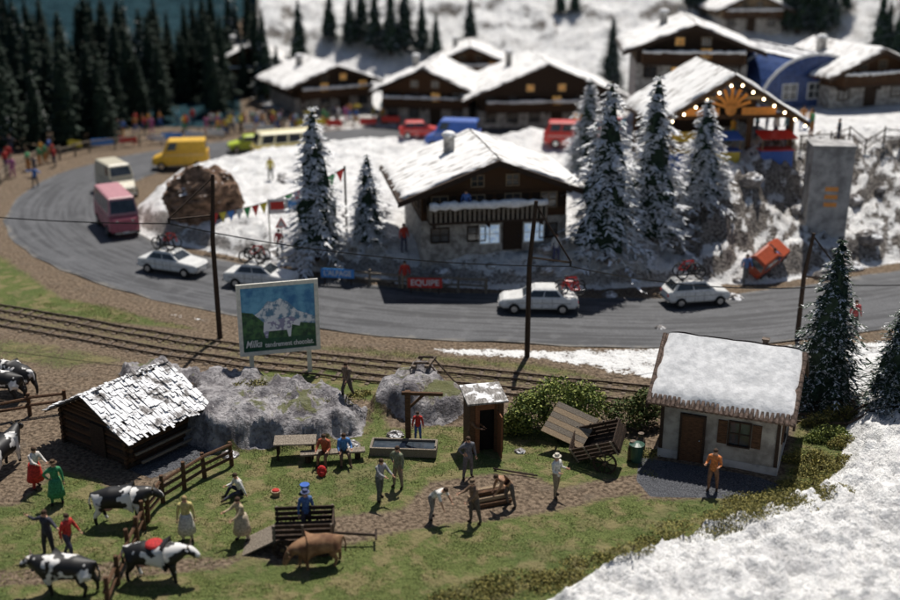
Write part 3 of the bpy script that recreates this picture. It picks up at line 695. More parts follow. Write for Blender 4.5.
# ---------------------------------------------------------------- station house
a=Vector(P0(658,455)); b_=Vector(P0(776,476)); dd=(b_-a); L=dd.length; dd.normalize(); nn_=Vector((-dd.y,dd.x)); W=4.5
c=(a+b_)/2+nn_*W/2
S=thing('station_house','small plastered station house with thick snow on its roof','house',(c.x,c.y,hz(c.x,c.y)),math.degrees(math.atan2(dd.y,dd.x)))
walls(S,L,W,2.8,35,PLASTER,.35,CONC)
ro,ze,zr=roof(S,L,W,2.8,35,.5,.55,TILE,.15,.1,5,.2)
for s in(-1,1):
    b=MB()
    for k in range(30):
        xx=-L/2-.5+(L+1.0)*(k+.5)/30
        b.tube([(xx,s*(W/2+.56),ze+.05),(xx,s*(W/2+.2),ze+.05+.36*math.tan(rad(35))+.02)],.09,TILE,6)
    b.make('roof_tiles',ro)
for sx_ in(-1,1):
    b=MB()
    for k in range(16):
        t=k/16; y=-(W/2+.5)*(1-t); z=ze+(zr-ze)*t+.09
        b.tube([(sx_*(L/2+.46),y,z),(sx_*(L/2+.46),y+.16,z+.11)],.09,TILE,6)
    b.make('verge_tiles',ro)
door(S,'front',L+.06,W+.06,-L*.22,.85,2.0,WOOD)
window(S,'front',L,W,L*.17,1.55,.75,.95,GLASS,WOODD,WOOD)
window(S,'right',L,W,-.95,1.6,.6,.95,GLASS,WOODD,WOOD); window(S,'right',L,W,.95,1.6,.6,.95,GLASS,WOODD,WOOD)
b=MB()
for xx in(-L/2+.07,L/2-.07): b.box((xx,-W/2-.015,1.47),(.14,.05,2.2),WOODD)
b.box((0,-W/2-.02,2.66),(L,.07,.14),WOODD); b.box((L/2+.02,0,2.66),(.07,W,.14),WOODD); b.make('timber_frame',S)
b=MB(); b.box((L/2+.015,0,3.45),(.03,.5,.5),WOODD); b.make('gable_hatch',S)
b=MB(); b.box((1.2,.35,zr+.05),(.22,.22,.45),METAL); b.box((1.2,.35,zr+.3),(.3,.3,.06),METAL); b.make('chimney',ro)
# ---------------------------------------------------------------- log barn
f_=Vector(P0(130,468)); l_=Vector(P0(68,441)); r_=Vector(P0(194,437))
dd=(r_-f_); L=dd.length; dd.normalize(); nn_=Vector((-dd.y,dd.x)); W=(l_-f_).length
c=f_+dd*L/2+nn_*W/2
B=thing('log_barn','small dark log barn with ragged snowy shingle roof','barn',(c.x,c.y,hz(c.x,c.y)),math.degrees(math.atan2(dd.y,dd.x)))
b=MB(); hw=1.6; tp=math.tan(rad(27))
nl=8
for k in range(nl):
    z=.1+k*.2
    for s in(-1,1):
        b.tube([(-L/2-.2,s*W/2,z),(L/2+.2,s*W/2,z)],.105,WOOD if k%3 else WOODD,7); b.tube([(s*L/2,-W/2-.2,z+.1),(s*L/2,W/2+.2,z+.1)],.105,WOOD if k%2 else WOODD,7)
for k in range(5):
    z=hw+.2+k*.17; y=max(.1,W/2-(z-hw)/tp)
    for s in(-1,1): b.tube([(s*L/2,-y,z),(s*L/2,y,z)],.09,WOOD,7)
b.make('log_wall',B)
b=MB(); b.box((-L/2-.13,-.3,.8),(.05,.9,1.35),WOODD); b.make('door',B)
for y,z,ll in((.3,.62,1.0),(.45,.25,.9)):
    b=MB(); b.box((.1,-W/2-y,z),(L*ll,.09,.1),WOODG); b.make('rail',B)
SHING=pmat('snowy_shingles',(.10,.09,.085),(.3,.28,.27),scale=4,stretch=(6,1,1),bump=.5,snow=.70,sscale=1.6)
b=MB(); zr=hw+W/2*tp+.12; hwt=W/2+.6
b.prism([(-L/2-.5,-hwt,zr-hwt*tp-.07),(-L/2-.5,0,zr-.07),(-L/2-.5,hwt,zr-hwt*tp-.07),(-L/2-.5,hwt,zr-hwt*tp-.02),(-L/2-.5,0,zr-.02),(-L/2-.5,-hwt,zr-hwt*tp-.02)],(L+1,0,0),WOODD)
for s in(-1,1):
    nr=12
    for j in range(nr):
        yy=hwt*(1-(j+.4)/nr)
        x=-L/2-.55
        while x<L/2+.5:
            w=R.uniform(.07,.2)
            if R.random()<.95:
                a_=27-R.uniform(-2,10)
                b.box((x+w/2,s*(yy+R.uniform(-.09,.09)),zr-yy*tp+.03+R.uniform(0,.05)),(w*.94,hwt/nr*2.3*R.uniform(.8,1.2),.03),SHING,rx=-s*a_,rz=R.uniform(-5,5),ry=R.uniform(-5,5))
            x+=w
b.make('shingle_roof',B)
# ---------------------------------------------------------------- chalets
def balcony(r,face,L,W,z,w,depth,snow=True,u=0,slat=WOOD,sr=(.08,.2)):
    M=facem(face,L,W,u,z); b=MB(); b.box((0,-depth/2-.02,0),(w,depth,.14),WOODD,M)
    for k in(-1,0,1): b.box((k*(w/2-.3),-depth/2-.02,-.2),(.14,depth,.26),WOODD,M)
    n=int(w/.28)
    for k in range(n+1): b.box((-w/2+.08+(w-.16)*k/n,-depth+.04,.48),(.15,.05,.84),slat,M)
    b.box((0,-depth+.04,.94),(w,.12,.1),WOODD,M)
    for s in(-1,1):
        b.box((s*(w/2-.04),-depth/2+.05,.94),(.1,depth-.1,.1),WOODD,M); b.box((s*(w/2-.04),-depth/2,.48),(.05,depth-.2,.84),slat,M)
    o=b.make('balcony',r)
    if snow:
        b=MB(); 
        pts=[M@Vector((-w/2+w*k/24,-depth+.04,1.02+R.uniform(-.03,.06))) for k in range(25)]; b.tube(pts,[R.uniform(*sr) for _ in pts],SNOW,7); b.make('rail_snow',o,smooth=True)
def chalet(P,rz,W,L,hw,pitch,label,lit=0,baseh=2.2,oe=1.3,og=1.4,bal=True,wm=None,seed=1,snow=.16,basemat=None):
    r=thing('chalet',label,'chalet',P,rz,'snow-roofed wooden chalets')
    wm=wm or WOOD; walls(r,L,W,hw,pitch,wm,baseh,basemat or STONE); ro,ze,zr=roof(r,L,W,hw,pitch,oe,og,WOODD,snow,.16,seed,.35,RSNOW)
    rr=random.Random(seed); n=max(3,int(W/2.2)); wz=min(baseh+1.0,hw-.6)
    for k in range(n):
        u=(k-(n-1)/2)*W/n
        if k==n//2: door(r,'right',L+.06,W,u,1.0,1.8,WOODD)
        else: window(r,'right',L+.06,W,u,1.1,1.0,.8,LITG if rr.random()<lit else GLASS,WOODD)
        window(r,'right',L,W,u,wz,.9,.85,LITG if rr.random()<lit else GLASS,WOODL if hw>3.8 else WOODD,WOODD)
    for u in(-W*.12,W*.12): window(r,'right',L,W,u,hw+.4,.7,.6,LITG if rr.random()<lit else GLASS,WOODL)
    for face in('front','back'):
        m_=max(2,int(L/2.6))
        for k in range(m_): window(r,face,L,W,(k-(m_-1)/2)*L/m_,wz-.1,.8,.7,LITG if rr.random()<lit*.5 else GLASS,WOODL,WOODD)
    for face,ll in(('right',W),('front',L)):
        for k in range(int((hw-baseh)/.3)):
            b=MB()
            if face=='right': b.box((L/2+.012,0,baseh+.3*k+.14),(.03,W+.02,.025),WOODD)
            else: b.box((0,-W/2-.012,baseh+.3*k+.14),(L,.03,.025),WOODD)
            b.make('batten',r)
    for s in(-1,1):
        b=MB(); b.box((L/2+og*.5,s*(W/2-.1),hw-.12),(og,.2,.22),WOODD); b.make('bracket_beam',r)
    if bal: balcony(r,'right',L,W,baseh+.05,W*.92,1.2)
    b=MB(); b.box((-L*.15,-W*.22,zr-.25),(.6,.6,1.5),STONE); b.box((-L*.15,-W*.22,zr+.55),(.8,.8,.12),CONC); b.sphere((-L*.15,-W*.22,zr+.61),(.45,.45,.25),SNOW,10,6); b.make('chimney',ro)
    return r,ro,ze,zr
P=G(494,251); ang=-80
off=Vector((math.cos(rad(ang)),math.sin(rad(ang)),0))*3.6
r,ro,ze,zr=chalet(P-off+Vector((0,0,.05)),ang,8.8,7.2,3.9,20.5,'brown timber chalet with wide snowy roof and snow-lined balcony',.0,2.0,1.5,1.2,False,WOOD,3,.15)
balcony(r,'right',7.2,8.8,2.15,7.0,1.3,u=-.6,slat=WOODG,sr=(.16,.34))
for u in(-.3,2.4): window(r,'right',7.34,8.8,u,1.05,1.15,1.1,BLUEG,WHITEP)
mainch=r
for (x,y,rz,W,L,hw,pi,lb,lit,se,oe) in [
 (545,128,-84,13.5,9,3.7,22,'long brown chalet with lit windows and snowy roof',.6,5,2.0),
 (425,124,-100,9,8,3.7,24,'dark wooden chalet with snowy roof',.15,6,1.3),
 (335,112,-62,9,8,3.4,20,'brown chalet with wide pale snowy roof',.12,7,1.5),
 (250,90,-80,8,8,3.3,25,'distant chalet at the edge of the wood',0,8,1.2),
 (690,86,-95,9,8,3.2,21,'timber chalet with snowy roof behind the market hall',.2,9,1.3),
 (868,106,-70,8,7,3.0,22,'timber chalet on the snowy slope',.1,10,1.3),
 (750,32,-85,8,7,3.1,24,'distant pale chalet on the snowy slope',.1,11,1.2),
 (470,88,-90,8,7,3.2,22,'chalet with snowy roof among the other chalets',.1,12,1.3)]:
    P=G(x,y); o=Vector((math.cos(rad(rz)),math.sin(rad(rz)),0))*L/2
    c=Vector(P)-o; chalet((c.x,c.y,P.z),rz,W,L,hw,pi,lb,lit,1.8,oe,1.4,True,WOODL if se==11 else [WOOD,WOODD][se%2],se)
# market hall with lights
P=G(708,152); MK=thing('market_hall','open wooden hall with snowy gable roof and light bulbs','hall',P,-84)
L,W,hw=7,8.6,3.1; ORG=paint('orange_paint',(.85,.33,.06)); YEL=paint('yellow_paint',(.85,.6,.06)); BLU=paint('blue_paint',(.05,.14,.5)); REDP=paint('red_paint',(.62,.04,.03))
ro,ze,zr=roof(MK,L,W,hw,31,.9,.8,WOODD,.18,.18,31,.25,RSNOW)
for xx in(-L/2,L/2):
    for y in(-W/2,-W/6,W/6,W/2):
        b=MB(); b.box((xx,y,hw/2-.4),(.28,.28,hw+.5),WOOD); b.make('post',MK)
    b=MB(); b.box((xx,0,hw),(.3,W,.3),WOOD); b.make('beam',MK)
    b=MB(); b.box((xx,0,hw+1.2),(.25,W*.5,.25),WOODL); b.make('beam',MK)
b=MB()
for k in range(7):
    a=rad(-72+24*k); b.box((L/2+.22,math.sin(a)*.75,hw+.55+math.cos(a)*.75+.0),(.08,.22,1.2),ORG,rx=-math.degrees(a))
b.sphere((L/2+.22,0,hw+.45),(.08,.4,.4),ORG,10,8)
b.make('sunburst_ornament',MK)
for k in(-1,1): b=MB(); b.box((L/2+.2,k*1.9,hw+.35),(.1,2.3,.5),ORG); b.make('orange_board',MK)
BULB=pmat('warm_bulb',(1,.7,.35),(1,.8,.5),bump=0,emit=12)
for s in(-1,1):
    for k in range(7):
        t=(k+.5)/7; b=MB(); b.sphere((L/2+.95,s*(W/2+.9)*(1-t),ze+(zr-ze)*t-.25),.085,BULB,8,6); b.make('light_bulb',MK)
b=MB(); b.box((-L/2+.1,0,1.5),(.15,W-.4,3),WOODD); b.make('back_wall',MK)
for k,(y,c1,c2) in enumerate([(-3.2,BLU,YEL),(-.6,YEL,BLU),(3,BLU,REDP)]):
    st=thing('market_stall','painted wooden market stall under the hall roof','market stall',Matrix.LocRotScale(MK.location,MK.rotation_euler,None)@Vector((4.2,y,0)),-84,'market stalls in the hall')
    b=MB(); b.box((0,0,.3),(1.0,2.2,1.4),c1); b.make('counter',st)
    b=MB(); b.box((0,0,1.04),(1.2,2.35,.07),c2); b.make('worktop',st)
    b=MB(); b.prism([(-.6,-1.2,2.1),(.8,-1.2,1.8),(.8,-1.2,1.86),(-.6,-1.2,2.16)],(0,2.4,0),c2); b.make('awning',st)
    for xx in(-.5,.55):
        for yy in(-1.05,1.05): b=MB(); b.box((xx,yy,1.45),(.06,.06,.8),WOODL); b.make('post',st)
# blue barrel-vault building
P=G(778,97); D=thing('arched_hall','blue arched hall with snow on top','hall',P,-72); n=16
BLUR=pmat('blue_sheet_roof',(.02,.04,.12),(.05,.09,.24),scale=3,rough=.3)
b=MB(); pr=[(-5,5.2*math.cos(math.pi*k/n),4.2*math.sin(math.pi*k/n)) for k in range(n+1)]; b.prism(pr,(10,0,0),BLUR); o=b.make('vault',D); fixn(o)
b=MB()
for k in range(6,10):
    a0,a1=math.pi*k/n,math.pi*(k+1)/n
    snowslab(b,(-5,5.25*math.cos(a0),4.24*math.sin(a0)),(5,5.25*math.cos(a0),4.24*math.sin(a0)),(5,5.25*math.cos(a1),4.24*math.sin(a1)),(-5,5.25*math.cos(a1),4.24*math.sin(a1)),.12,16,3,k)
b.make('roof_snow',D)
for xx in(-4.9,0,5.04):
    b=MB(); b.tube([(xx,5.28*math.cos(math.pi*k/n),4.28*math.sin(math.pi*k/n)) for k in range(n+1)],.12,WHITEP,6); b.make('arch_rib',D)
for y in(-2.4,0,2.4):
    window(D,'right',10,10,y,1.3,1.3,1.2,LITG if y>1 else GLASS,WHITEP)
b=MB(); b.box((5.1,1.2,2.6),(.08,3.0,.6),REDP); b.box((5.15,1.2,2.6),(.03,2.7,.3),WHITEP); b.make('sign_board',D)
# concrete wall and railing
P=G(829,243); CW=thing('retaining_wall','grey stained concrete retaining wall with orange panels','wall',(P.x,P.y+1.0,P.z),-6)
b=MB(); b.box((0,.9,2.6),(2.5,2.0,6.4),CONC)
b.box((0,.9,5.87),(2.7,2.15,.14),CONC); b.make('wall_slab',CW)
def text(parent,s,size,mat,loc,rot=(90,0,0),sx=1.0,shear=0,name='lettering',ext=.006):
    c=bpy.data.curves.new('t','FONT'); c.body=s; c.size=size; c.align_x='CENTER'; c.align_y='CENTER'; c.extrude=ext; c.shear=shear; c.offset=.008
    o=bpy.data.objects.new('t',c); COL.objects.link(o); dg=bpy.context.evaluated_depsgraph_get(); me=bpy.data.meshes.new_from_object(o.evaluated_get(dg)); bpy.data.objects.remove(o)
    me.materials.clear(); me.materials.append(mat)
    wd_=max(v.co.x for v in me.vertices)-min(v.co.x for v in me.vertices)
    n=bpy.data.objects.new(name,me); COL.objects.link(n); n.parent=parent; n.location=loc; n.rotation_euler=[rad(q_) for q_ in rot]; n.scale=(sx/wd_,1,1); return n
for k in range(3):
    b=MB(); b.box((.1,-.108,2.2+.5*k),(.8,.02,.28),ORG); b.make('orange_panel',CW)
# ---------------------------------------------------------------- fences
def fence(pts,label,sp=1.6,h=1.0,rails=(.45,.85),mat=WOODD,t=.1,cat='fence',group='wooden rail fences'):
    pts=[Vector((p[0],p[1])) for p in pts]; r=None; Q=[]
    for a,b2 in zip(pts,pts[1:]):
        n=max(1,round((b2-a).length/sp)); Q+=[a+(b2-a)*k/n for k in range(n)]
    Q.append(pts[-1]); o=Q[0]; z0=hz(o.x,o.y); r=thing('fence',label,cat,(o.x,o.y,z0),0,group)
    L3=[Vector((q_.x-o.x,q_.y-o.y,hz(q_.x,q_.y)-z0)) for q_ in Q]
    for p in L3:
        b=MB(); b.tube([p+Vector((0,0,-.2)),p+Vector((R.uniform(-.05,.05),R.uniform(-.05,.05),h*R.uniform(.93,1.1)))],[t*.75,t*.6],mat,6); b.make('post',r)
    for z in rails:
        for p,q_ in zip(L3,L3[1:]):
            b=MB(); e=(q_-p)*.06; b.tube([p-e+Vector((0,-t*.6,z+R.uniform(-.05,.05))),q_+e+Vector((0,-t*.6,z+R.uniform(-.05,.05)))],t*.5,mat,6); b.make('rail',r)
    return r
def gp(l): return [G(*q_).xy for q_ in l]
fence(gp([(232,466),(205,478),(163,503),(148,522)]),'rough wooden rail fence beside the barn',1.0,1.15,(.35,.65,.95),WOOD,.13)
fence(gp([(144,530),(130,560),(118,585),(108,612)]),'rough wooden rail fence between the cows',1.2,1.15,(.4,.8),WOOD,.13)
fence(gp([(-10,424),(30,416),(66,411)]),'rough wooden rail fence next to the log barn',1.4,1.1,(.5,.9),WOOD,.13)
fence(gp([(322,280),(370,287),(430,292),(486,294)]),'low wooden fence along the road by the chalet',1.7,1.05,(.5,.9),WOODG,.13)
fence(gp([(60,160),(90,152),(140,146),(200,138),(260,130),(330,126),(400,121)]),'wooden barrier fence along the far road edge',2.5,1.1,(.5,1.0),WOODG,.13)
fence(gp([(800,151),(830,149),(900,146)]),'iron railing on the retaining wall',1.5,1.1,(.5,1.0),METAL,.08)
fence(gp([(0,185),(14,172),(40,160),(60,156)]),'wooden fence beside the road bend',2,1.0,(.5,.9),WOODG,.12)
# ---------------------------------------------------------------- signs
def sign(x,y,w,h,zc,board,txt,tm,label,rz=0,name='sign_board',cat='sign',sz=.4):
    P=G(x,y); r=thing(name,label,cat,P,rz); b=MB(); b.box((0,0,zc),(w,.05,h),board); b.make('panel',r)
    for s in(-1,1): b=MB(); b.tube([(s*w*.4,.06,-.2),(s*w*.4,.06,zc+h/2)],.04,WOODD,6); b.make('post',r)
    if txt: text(r,txt,sz,tm,(0,-.034,zc),sx=w*.82)
    return r
SIGNB=paint('blue_sign',(.06,.3,.75))
sign(425,296,2.0,.6,.8,REDP,'EQUIPE',WHITEP,'red sign with white lettering on the fence',-3,sz=.5)
sign(338,287,2.0,.55,.85,SIGNB,"L'ALPAGE",WHITEP,'blue sign with white lettering on the fence',-8,sz=.46)
flagc=[('red',(.8,.05,.04)),('yellow',(.9,.75,.08)),('blue',(.05,.28,.8)),('white',(.85,.85,.85)),('green',(.05,.5,.14))]
for i in range(15):
    t=i/14; x=80+t*330+R.uniform(-6,6); y=150-t*27
    P=G(x,y)
    if distline(np.array([P.x]),np.array([P.y]),ROAD)[0]<ROADW/2+.6: P.y+=2.0
    nm,cc=flagc[R.randrange(5)]; r=thing('barrier_banner','coloured cloth banner on the roadside barrier','banner',P,R.uniform(-15,15),'banners along the far road edge')
    b=MB(); b.box((0,0,.6),(R.uniform(1.2,2.4),.05,.6),paint('flag_'+nm,cc)); b.make('cloth',r)
    for s in(-1,1): b=MB(); b.tube([(s*.5,.06,-.3),(s*.5,.06,.95)],.04,WOODG,5); b.make('post',r)
P=G(283,254); r=thing('warning_sign','small red triangular warning sign on a pole','sign',P,0)
b=MB(); b.tube([(0,0,-.2),(0,0,2.2)],.04,METAL,6); b.make('post',r)
b=MB(); b.prism([(-.4,-.05,1.7),(.4,-.05,1.7),(0,-.05,2.4)],(0,.04,0),REDP); b.prism([(-.24,-.062,1.8),(.24,-.062,1.8),(0,-.062,2.22)],(0,.01,0),WHITEP); fixn(b.make('panel',r))
# billboard
P=G(282,376); BB=thing('billboard','large framed chocolate poster on two white posts','billboard',P,15)
CREAM=paint('cream_paint',(.82,.79,.68),.6)
w,h,z0=3.8,3.55,1.2; zc=z0+h/2
b=MB(); b.box((0,.03,zc),(w,.06,h),WHITEP); b.make('panel',BB)
b=MB(); t=.19
for c,s in (((0,-.02,zc+h/2-t/2),(w,.1,t)),((0,-.02,zc-h/2+t/2),(w,.1,t)),((-w/2+t/2,-.02,zc),(t,.1,h-2*t)),((w/2-t/2,-.02,zc),(t,.1,h-2*t))): b.box(c,s,CREAM)
b.make('frame',BB)
for s in(-1,1):
    b=MB(); b.box((s*w*.36,.16,z0/2-.1),(.2,.16,z0+1.6),CREAM); b.make('post',BB)
x0,x1,zb0,zt=-w/2+t,w/2-t,z0+t,z0+h-t
b=MB(); b.poly([(x0,-.006,zb0),(x1,-.006,zb0),(x1,-.006,zt),(x0,-.006,zt)],pmat('poster_sky',(.05,.2,.42),(.2,.5,.68),scale=1.2,rough=.35,bump=0))
b.poly([(x0,-.010,zb0+.9),(x1,-.010,zb0+.9),(x1,-.010,zb0+1.5),(1.3,-.010,zb0+1.7),(.9,-.010,zb0+1.85),(.5,-.010,zb0+2.3),(.1,-.010,zb0+2.55),(-.2,-.010,zb0+2.4),(-.5,-.010,zb0+2.45),(-.9,-.010,zb0+1.95),(-1.3,-.010,zb0+1.7),(x0,-.010,zb0+1.6)],pmat('poster_peak',(.14,.27,.4),(.85,.87,.88),scale=2.6,rough=.35,bump=0,con=(.42,.56)))
b.poly([(x0,-.014,zb0+.5),(x1,-.014,zb0+.5),(x1,-.014,zb0+1.15),(.8,-.014,zb0+1.3),(-.4,-.014,zb0+1.1),(-1.2,-.014,zb0+1.9),(x0,-.014,zb0+2.0)],pmat('poster_meadow',(.02,.06,.04),(.08,.2,.07),scale=3,rough=.35,bump=0))
b.poly([(x0,-.018,zb0),(x1,-.018,zb0),(x1,-.018,zb0+.58),(x0,-.018,zb0+.62)],pmat('poster_green',(.014,.07,.04),(.03,.11,.06),rough=.35,bump=0))
b.poly([(-.75,-.022,zb0+.95),(-.65,-.022,zb0+.62),(-.55,-.022,zb0+.62),(-.5,-.022,zb0+.95),(.35,-.022,zb0+.95),(.42,-.022,zb0+.6),(.52,-.022,zb0+.6),(.6,-.022,zb0+1.2),(.95,-.022,zb0+1.1),(1.0,-.022,zb0+1.28),(.6,-.022,zb0+1.6),(-.1,-.022,zb0+1.5),(-.7,-.022,zb0+1.45)],pmat('poster_cow',(.34,.32,.46),(.85,.85,.88),scale=2.5,rough=.35,bump=0,con=(.46,.50)))
b.make('poster',BB)
text(BB,'Milka',.5,WHITEP,(-1.24,-.03,zb0+.36),shear=.35,sx=.76,ext=.003)
text(BB,'tendrement chocolat.',.34,WHITEP,(.45,-.03,zb0+.27),sx=2.3,ext=.003)
# ---------------------------------------------------------------- utility poles and wire
POLES=[((-170,300),8,6.9),((220,338),8.7,6.4),((527,357),8.0,5.0),((797,338),5.7,3.2),((1060,330),6,4.5)]
att=[]
for k,((x,y),hp,hwire) in enumerate(POLES):
    P=G(x,y); r=thing('utility_pole','dark wooden catenary pole with bracket arm beside the track','utility pole',P,0,'catenary poles along the railway')
    b=MB(); b.tube([(0,0,-.3),(0,0,hp*.6),(.25,0,hp)],[.14,.12,.09],WOODD,8); b.make('pole',r)
    s=-1 if k<2 else 1
    b=MB(); b.tube([(.24,0,hp-.15),(s*1.9,-.8,hwire+.25)],.045,WOODD,5); b.make('stay',r)
    b=MB(); b.tube([(.08,0,hwire+.2),(s*1.9,-.8,hwire+.2)],.055,WOODD,5); b.make('bracket',r)
    b=MB(); b.tube([(s*1.9,-.8,hwire+.28),(s*1.9,-.8,hwire)],[.07,.05],BLACK,6); b.make('insulator',r)
    att.append(P+Vector((s*1.9,-.8,hwire)))
for k,(a,c) in enumerate(zip(att,att[1:])):
    r=thing('overhead_wire','thin dark overhead wire between poles','wire',a,0,'overhead wires'); b=MB(); n=16
    b.tube([(c-a)*(i/n)+Vector((0,0,-.55*4*(i/n)*(1-i/n))) for i in range(n+1)],.03,BLACK,5); b.make('cable',r)
# bunting
a=G(213,246)+Vector((0,0,2.2)); c=G(347,240)+Vector((0,0,4.6)); r=thing('bunting','string of coloured triangular flags across the snow','bunting',a)
n=16; pts=[(c-a)*(i/n)+Vector((0,0,-.5*4*(i/n)*(1-i/n))) for i in range(n+1)]
b=MB(); b.tube(pts,.025,BLACK,4); b.make('cord',r)
for i in range(n):
    p=pts[i]; q_=pts[i+1]; b=MB(); b.poly([p+(q_-p)*.03,p+(q_-p)*.97,(p+q_)/2+Vector((0,0,-.75))],[paint('flag_'+k_,c_) for k_,c_ in flagc][i%5]); b.make('flag',r)
for x,y,hh in((213,246,2.3),(347,240,4.7)):
    P=G(x,y); r=thing('flag_pole','thin wooden pole holding the bunting','pole',P,0,'bunting poles'); b=MB(); b.tube([(0,0,-.2),(0,0,hh)],.07,WOODD,6); b.make('shaft',r)
P=G(288,244); r=thing('banner','small white banner with red and blue bands above the snow','banner',P,12)
b=MB(); b.box((0,0,2.5),(2.2,.04,.95),WHITEP); b.make('cloth',r); b=MB(); b.box((-.55,-.03,2.55),(.85,.02,.5),REDP); b.box((.55,-.03,2.55),(.85,.02,.5),SIGNB); b.make('stripe',r)
for s in(-1,1): b=MB(); b.tube([(s*1.1,0,-.2),(s*1.1,0,3.0)],.04,WOODG,6); b.make('post',r)
# ---------------------------------------------------------------- vehicles
VK={
 'sedan':dict(st=[(-2.15,.66,.42,.80),(-2.0,.79,.3,.90),(-1.2,.83,.27,.96),(.9,.83,.27,.96),(1.1,.82,.27,.92),(1.95,.77,.3,.82),(2.15,.66,.42,.68)],g=(-1.4,.95,-1.0,.3,.94,1.43,.76,.6),n=2,wx=(-1.3,1.35),wr=.31),
 'hatch':dict(st=[(-1.85,.62,.42,.85),(-1.7,.74,.3,.95),(-1.0,.78,.27,.98),(.7,.78,.27,.98),(.9,.77,.27,.94),(1.65,.72,.3,.8),(1.8,.62,.42,.66)],g=(-1.65,.85,-1.3,.3,.96,1.48,.72,.58),n=2,wx=(-1.15,1.15),wr=.3),
 'bus':dict(st=[(-2.2,.76,.42,1.1),(-2.1,.85,.32,1.22),(1.95,.85,.32,1.22),(2.15,.78,.36,1.15),(2.25,.66,.45,1.0)],g=(-2.12,2.12,-2.0,1.85,1.2,1.98,.83,.72),n=4,wx=(-1.35,1.3),wr=.34),
 'camper':dict(st=[(-2.7,.95,.5,1.5),(-2.6,1.02,.4,1.6),(2.3,1.02,.4,1.6),(2.6,.98,.42,1.5),(2.75,.8,.5,1.3)],g=(-2.62,2.6,-2.45,2.2,1.58,2.75,1.0,.85),n=4,wx=(-1.7,1.7),wr=.42),
 'van':dict(st=[(-2.4,.92,.45,1.5),(-2.3,.96,.35,1.6),(1.2,.96,.35,1.6),(1.5,.9,.35,1.25),(2.1,.75,.4,1.05),(2.3,.6,.5,.9)],g=(-2.32,1.35,-2.2,.9,1.58,2.5,.95,.82),n=0,wx=(-1.5,1.5),wr=.36)}
def vehicle(P,rz,kind,mat,label,cat='car',roofmat=None,name='car',group='vehicles on the village roads',scale=1,rx=0,ry=0,rack=False):
    k=VK[kind]; r=thing(name,label,cat,P,rz,group,rx,ry); r.scale=(scale,)*3; b=MB(); secs=[]
    for x,w,zb_,zt_ in k['st']: secs.append([(x,-w*.86,zb_),(x,-w,zb_+.12),(x,-w,zb_+(zt_-zb_)*.55),(x,-w*.97,zt_-.06),(x,-w*.9,zt_),(x,w*.9,zt_),(x,w*.97,zt_-.06),(x,w,zb_+(zt_-zb_)*.55),(x,w,zb_+.12),(x,w*.86,zb_)])
    b.loft(secs,mat); b0,b1,t0,t1,gz0,gz1,wb,wt=k['g']; rm=roofmat or mat
    b.loft([[(b0,-wb,gz0),(b1,-wb,gz0),(b1,wb,gz0),(b0,wb,gz0)],[(t0,-wt,gz1-.08),(t1,-wt,gz1-.08),(t1,wt,gz1-.08),(t0,wt,gz1-.08)],[(t0+.12,-wt+.12,gz1),(t1-.12,-wt+.12,gz1),(t1-.12,wt-.12,gz1),(t0+.12,wt-.12,gz1)]],rm)
    fixn(b.make('body',r)); zt2=gz1-.08
    def S_(s,u,v): return Vector(((b0+(b1-b0)*u)*(1-v)+(t0+(t1-t0)*u)*v, s*((wb*(1-v)+wt*v)+.012), gz0+(zt2-gz0)*v))
    n=k['n']; us=[(.05+.9*i/n+.015,.05+.9*(i+1)/n-.015) for i in range(n)] if n else [(.72,.93)]
    for s in(-1,1):
        for u0,u1 in us:
            b=MB(); b.poly([S_(s,u0,.14),S_(s,u1,.14),S_(s,u1,.88),S_(s,u0,.88)],GLASS); b.make('side_window',r)
        b=MB(); xm=(b0+b1)/2; w_=k['st'][2][1]; zz_=k['st'][2][3]
        for xx in(xm-.5,xm+.05,xm+.6): b.box((xx,s*(w_+.002),(zz_+.3)/2),(.014,.008,zz_-.42),BLACK)
        b.box(((k['st'][1][0]+k['st'][-2][0])/2,s*(w_+.004),zz_-.3),(k['st'][-2][0]-k['st'][1][0]-.5,.012,.03),CHROME); b.make('side_trim',r)
    for nm,xb,xt,sg in(('windscreen',b1,t1,1),('rear_window',b0,t0,-1)):
        b=MB(); q_=[]
        for yy,v in((-1,.14),(1,.14),(1,.88),(-1,.88)): q_.append((xb*(1-v)+xt*v+sg*.014,yy*(wb*(1-v)+wt*v)*.88,gz0+(zt2-gz0)*v))
        b.poly(q_,GLASS); b.make(nm,r)
    wr=k['wr']; w=k['st'][2][1]
    for x in k['wx']:
        for s in(-1,1):
            b=MB(); b.tube([(0,-.1,0),(0,.1,0)],wr,BLACK,16); b.tube([(0,-.11,0),(0,.11,0)],wr*.55,CHROME,12); b.make('wheel',r,(x,s*(w-.05),wr))
    xe=k['st'][-1][0]; xs=k['st'][0][0]; ze_=k['st'][-1][3]
    for s in(-1,1):
        b=MB(); b.tube([(xe-.12,s*.52,ze_-.08),(xe+.03,s*.52,ze_-.08)],.1,CHROME,10); b.make('headlight',r)
        b=MB(); b.box((xs-.01,s*.55,k['st'][0][3]-.15),(.05,.15,.1),REDP); b.make('tail_light',r)
    b=MB(); b.box((xe+.03,0,.42),(.08,1.45,.1),CHROME); b.make('bumper',r); b=MB(); b.box((xs-.03,0,.42),(.08,1.45,.1),CHROME); b.make('bumper',r)
    b=MB(); b.box((xe+.08,0,.44),(.02,.42,.11),WHITEP); b.make('number_plate',r)
    if rack:
        b=MB(); b.box((t0+.25,0,gz1+.05),(.06,1.25,.05),BLACK); b.box((t1-.25,0,gz1+.05),(.06,1.25,.05),BLACK)
        for yy in(-.5,.5): b.box(((t0+t1)/2,yy,gz1+.09),(t1-t0+.3,.06,.03),BLACK)
        b.make('roof_rack',r)
    return r
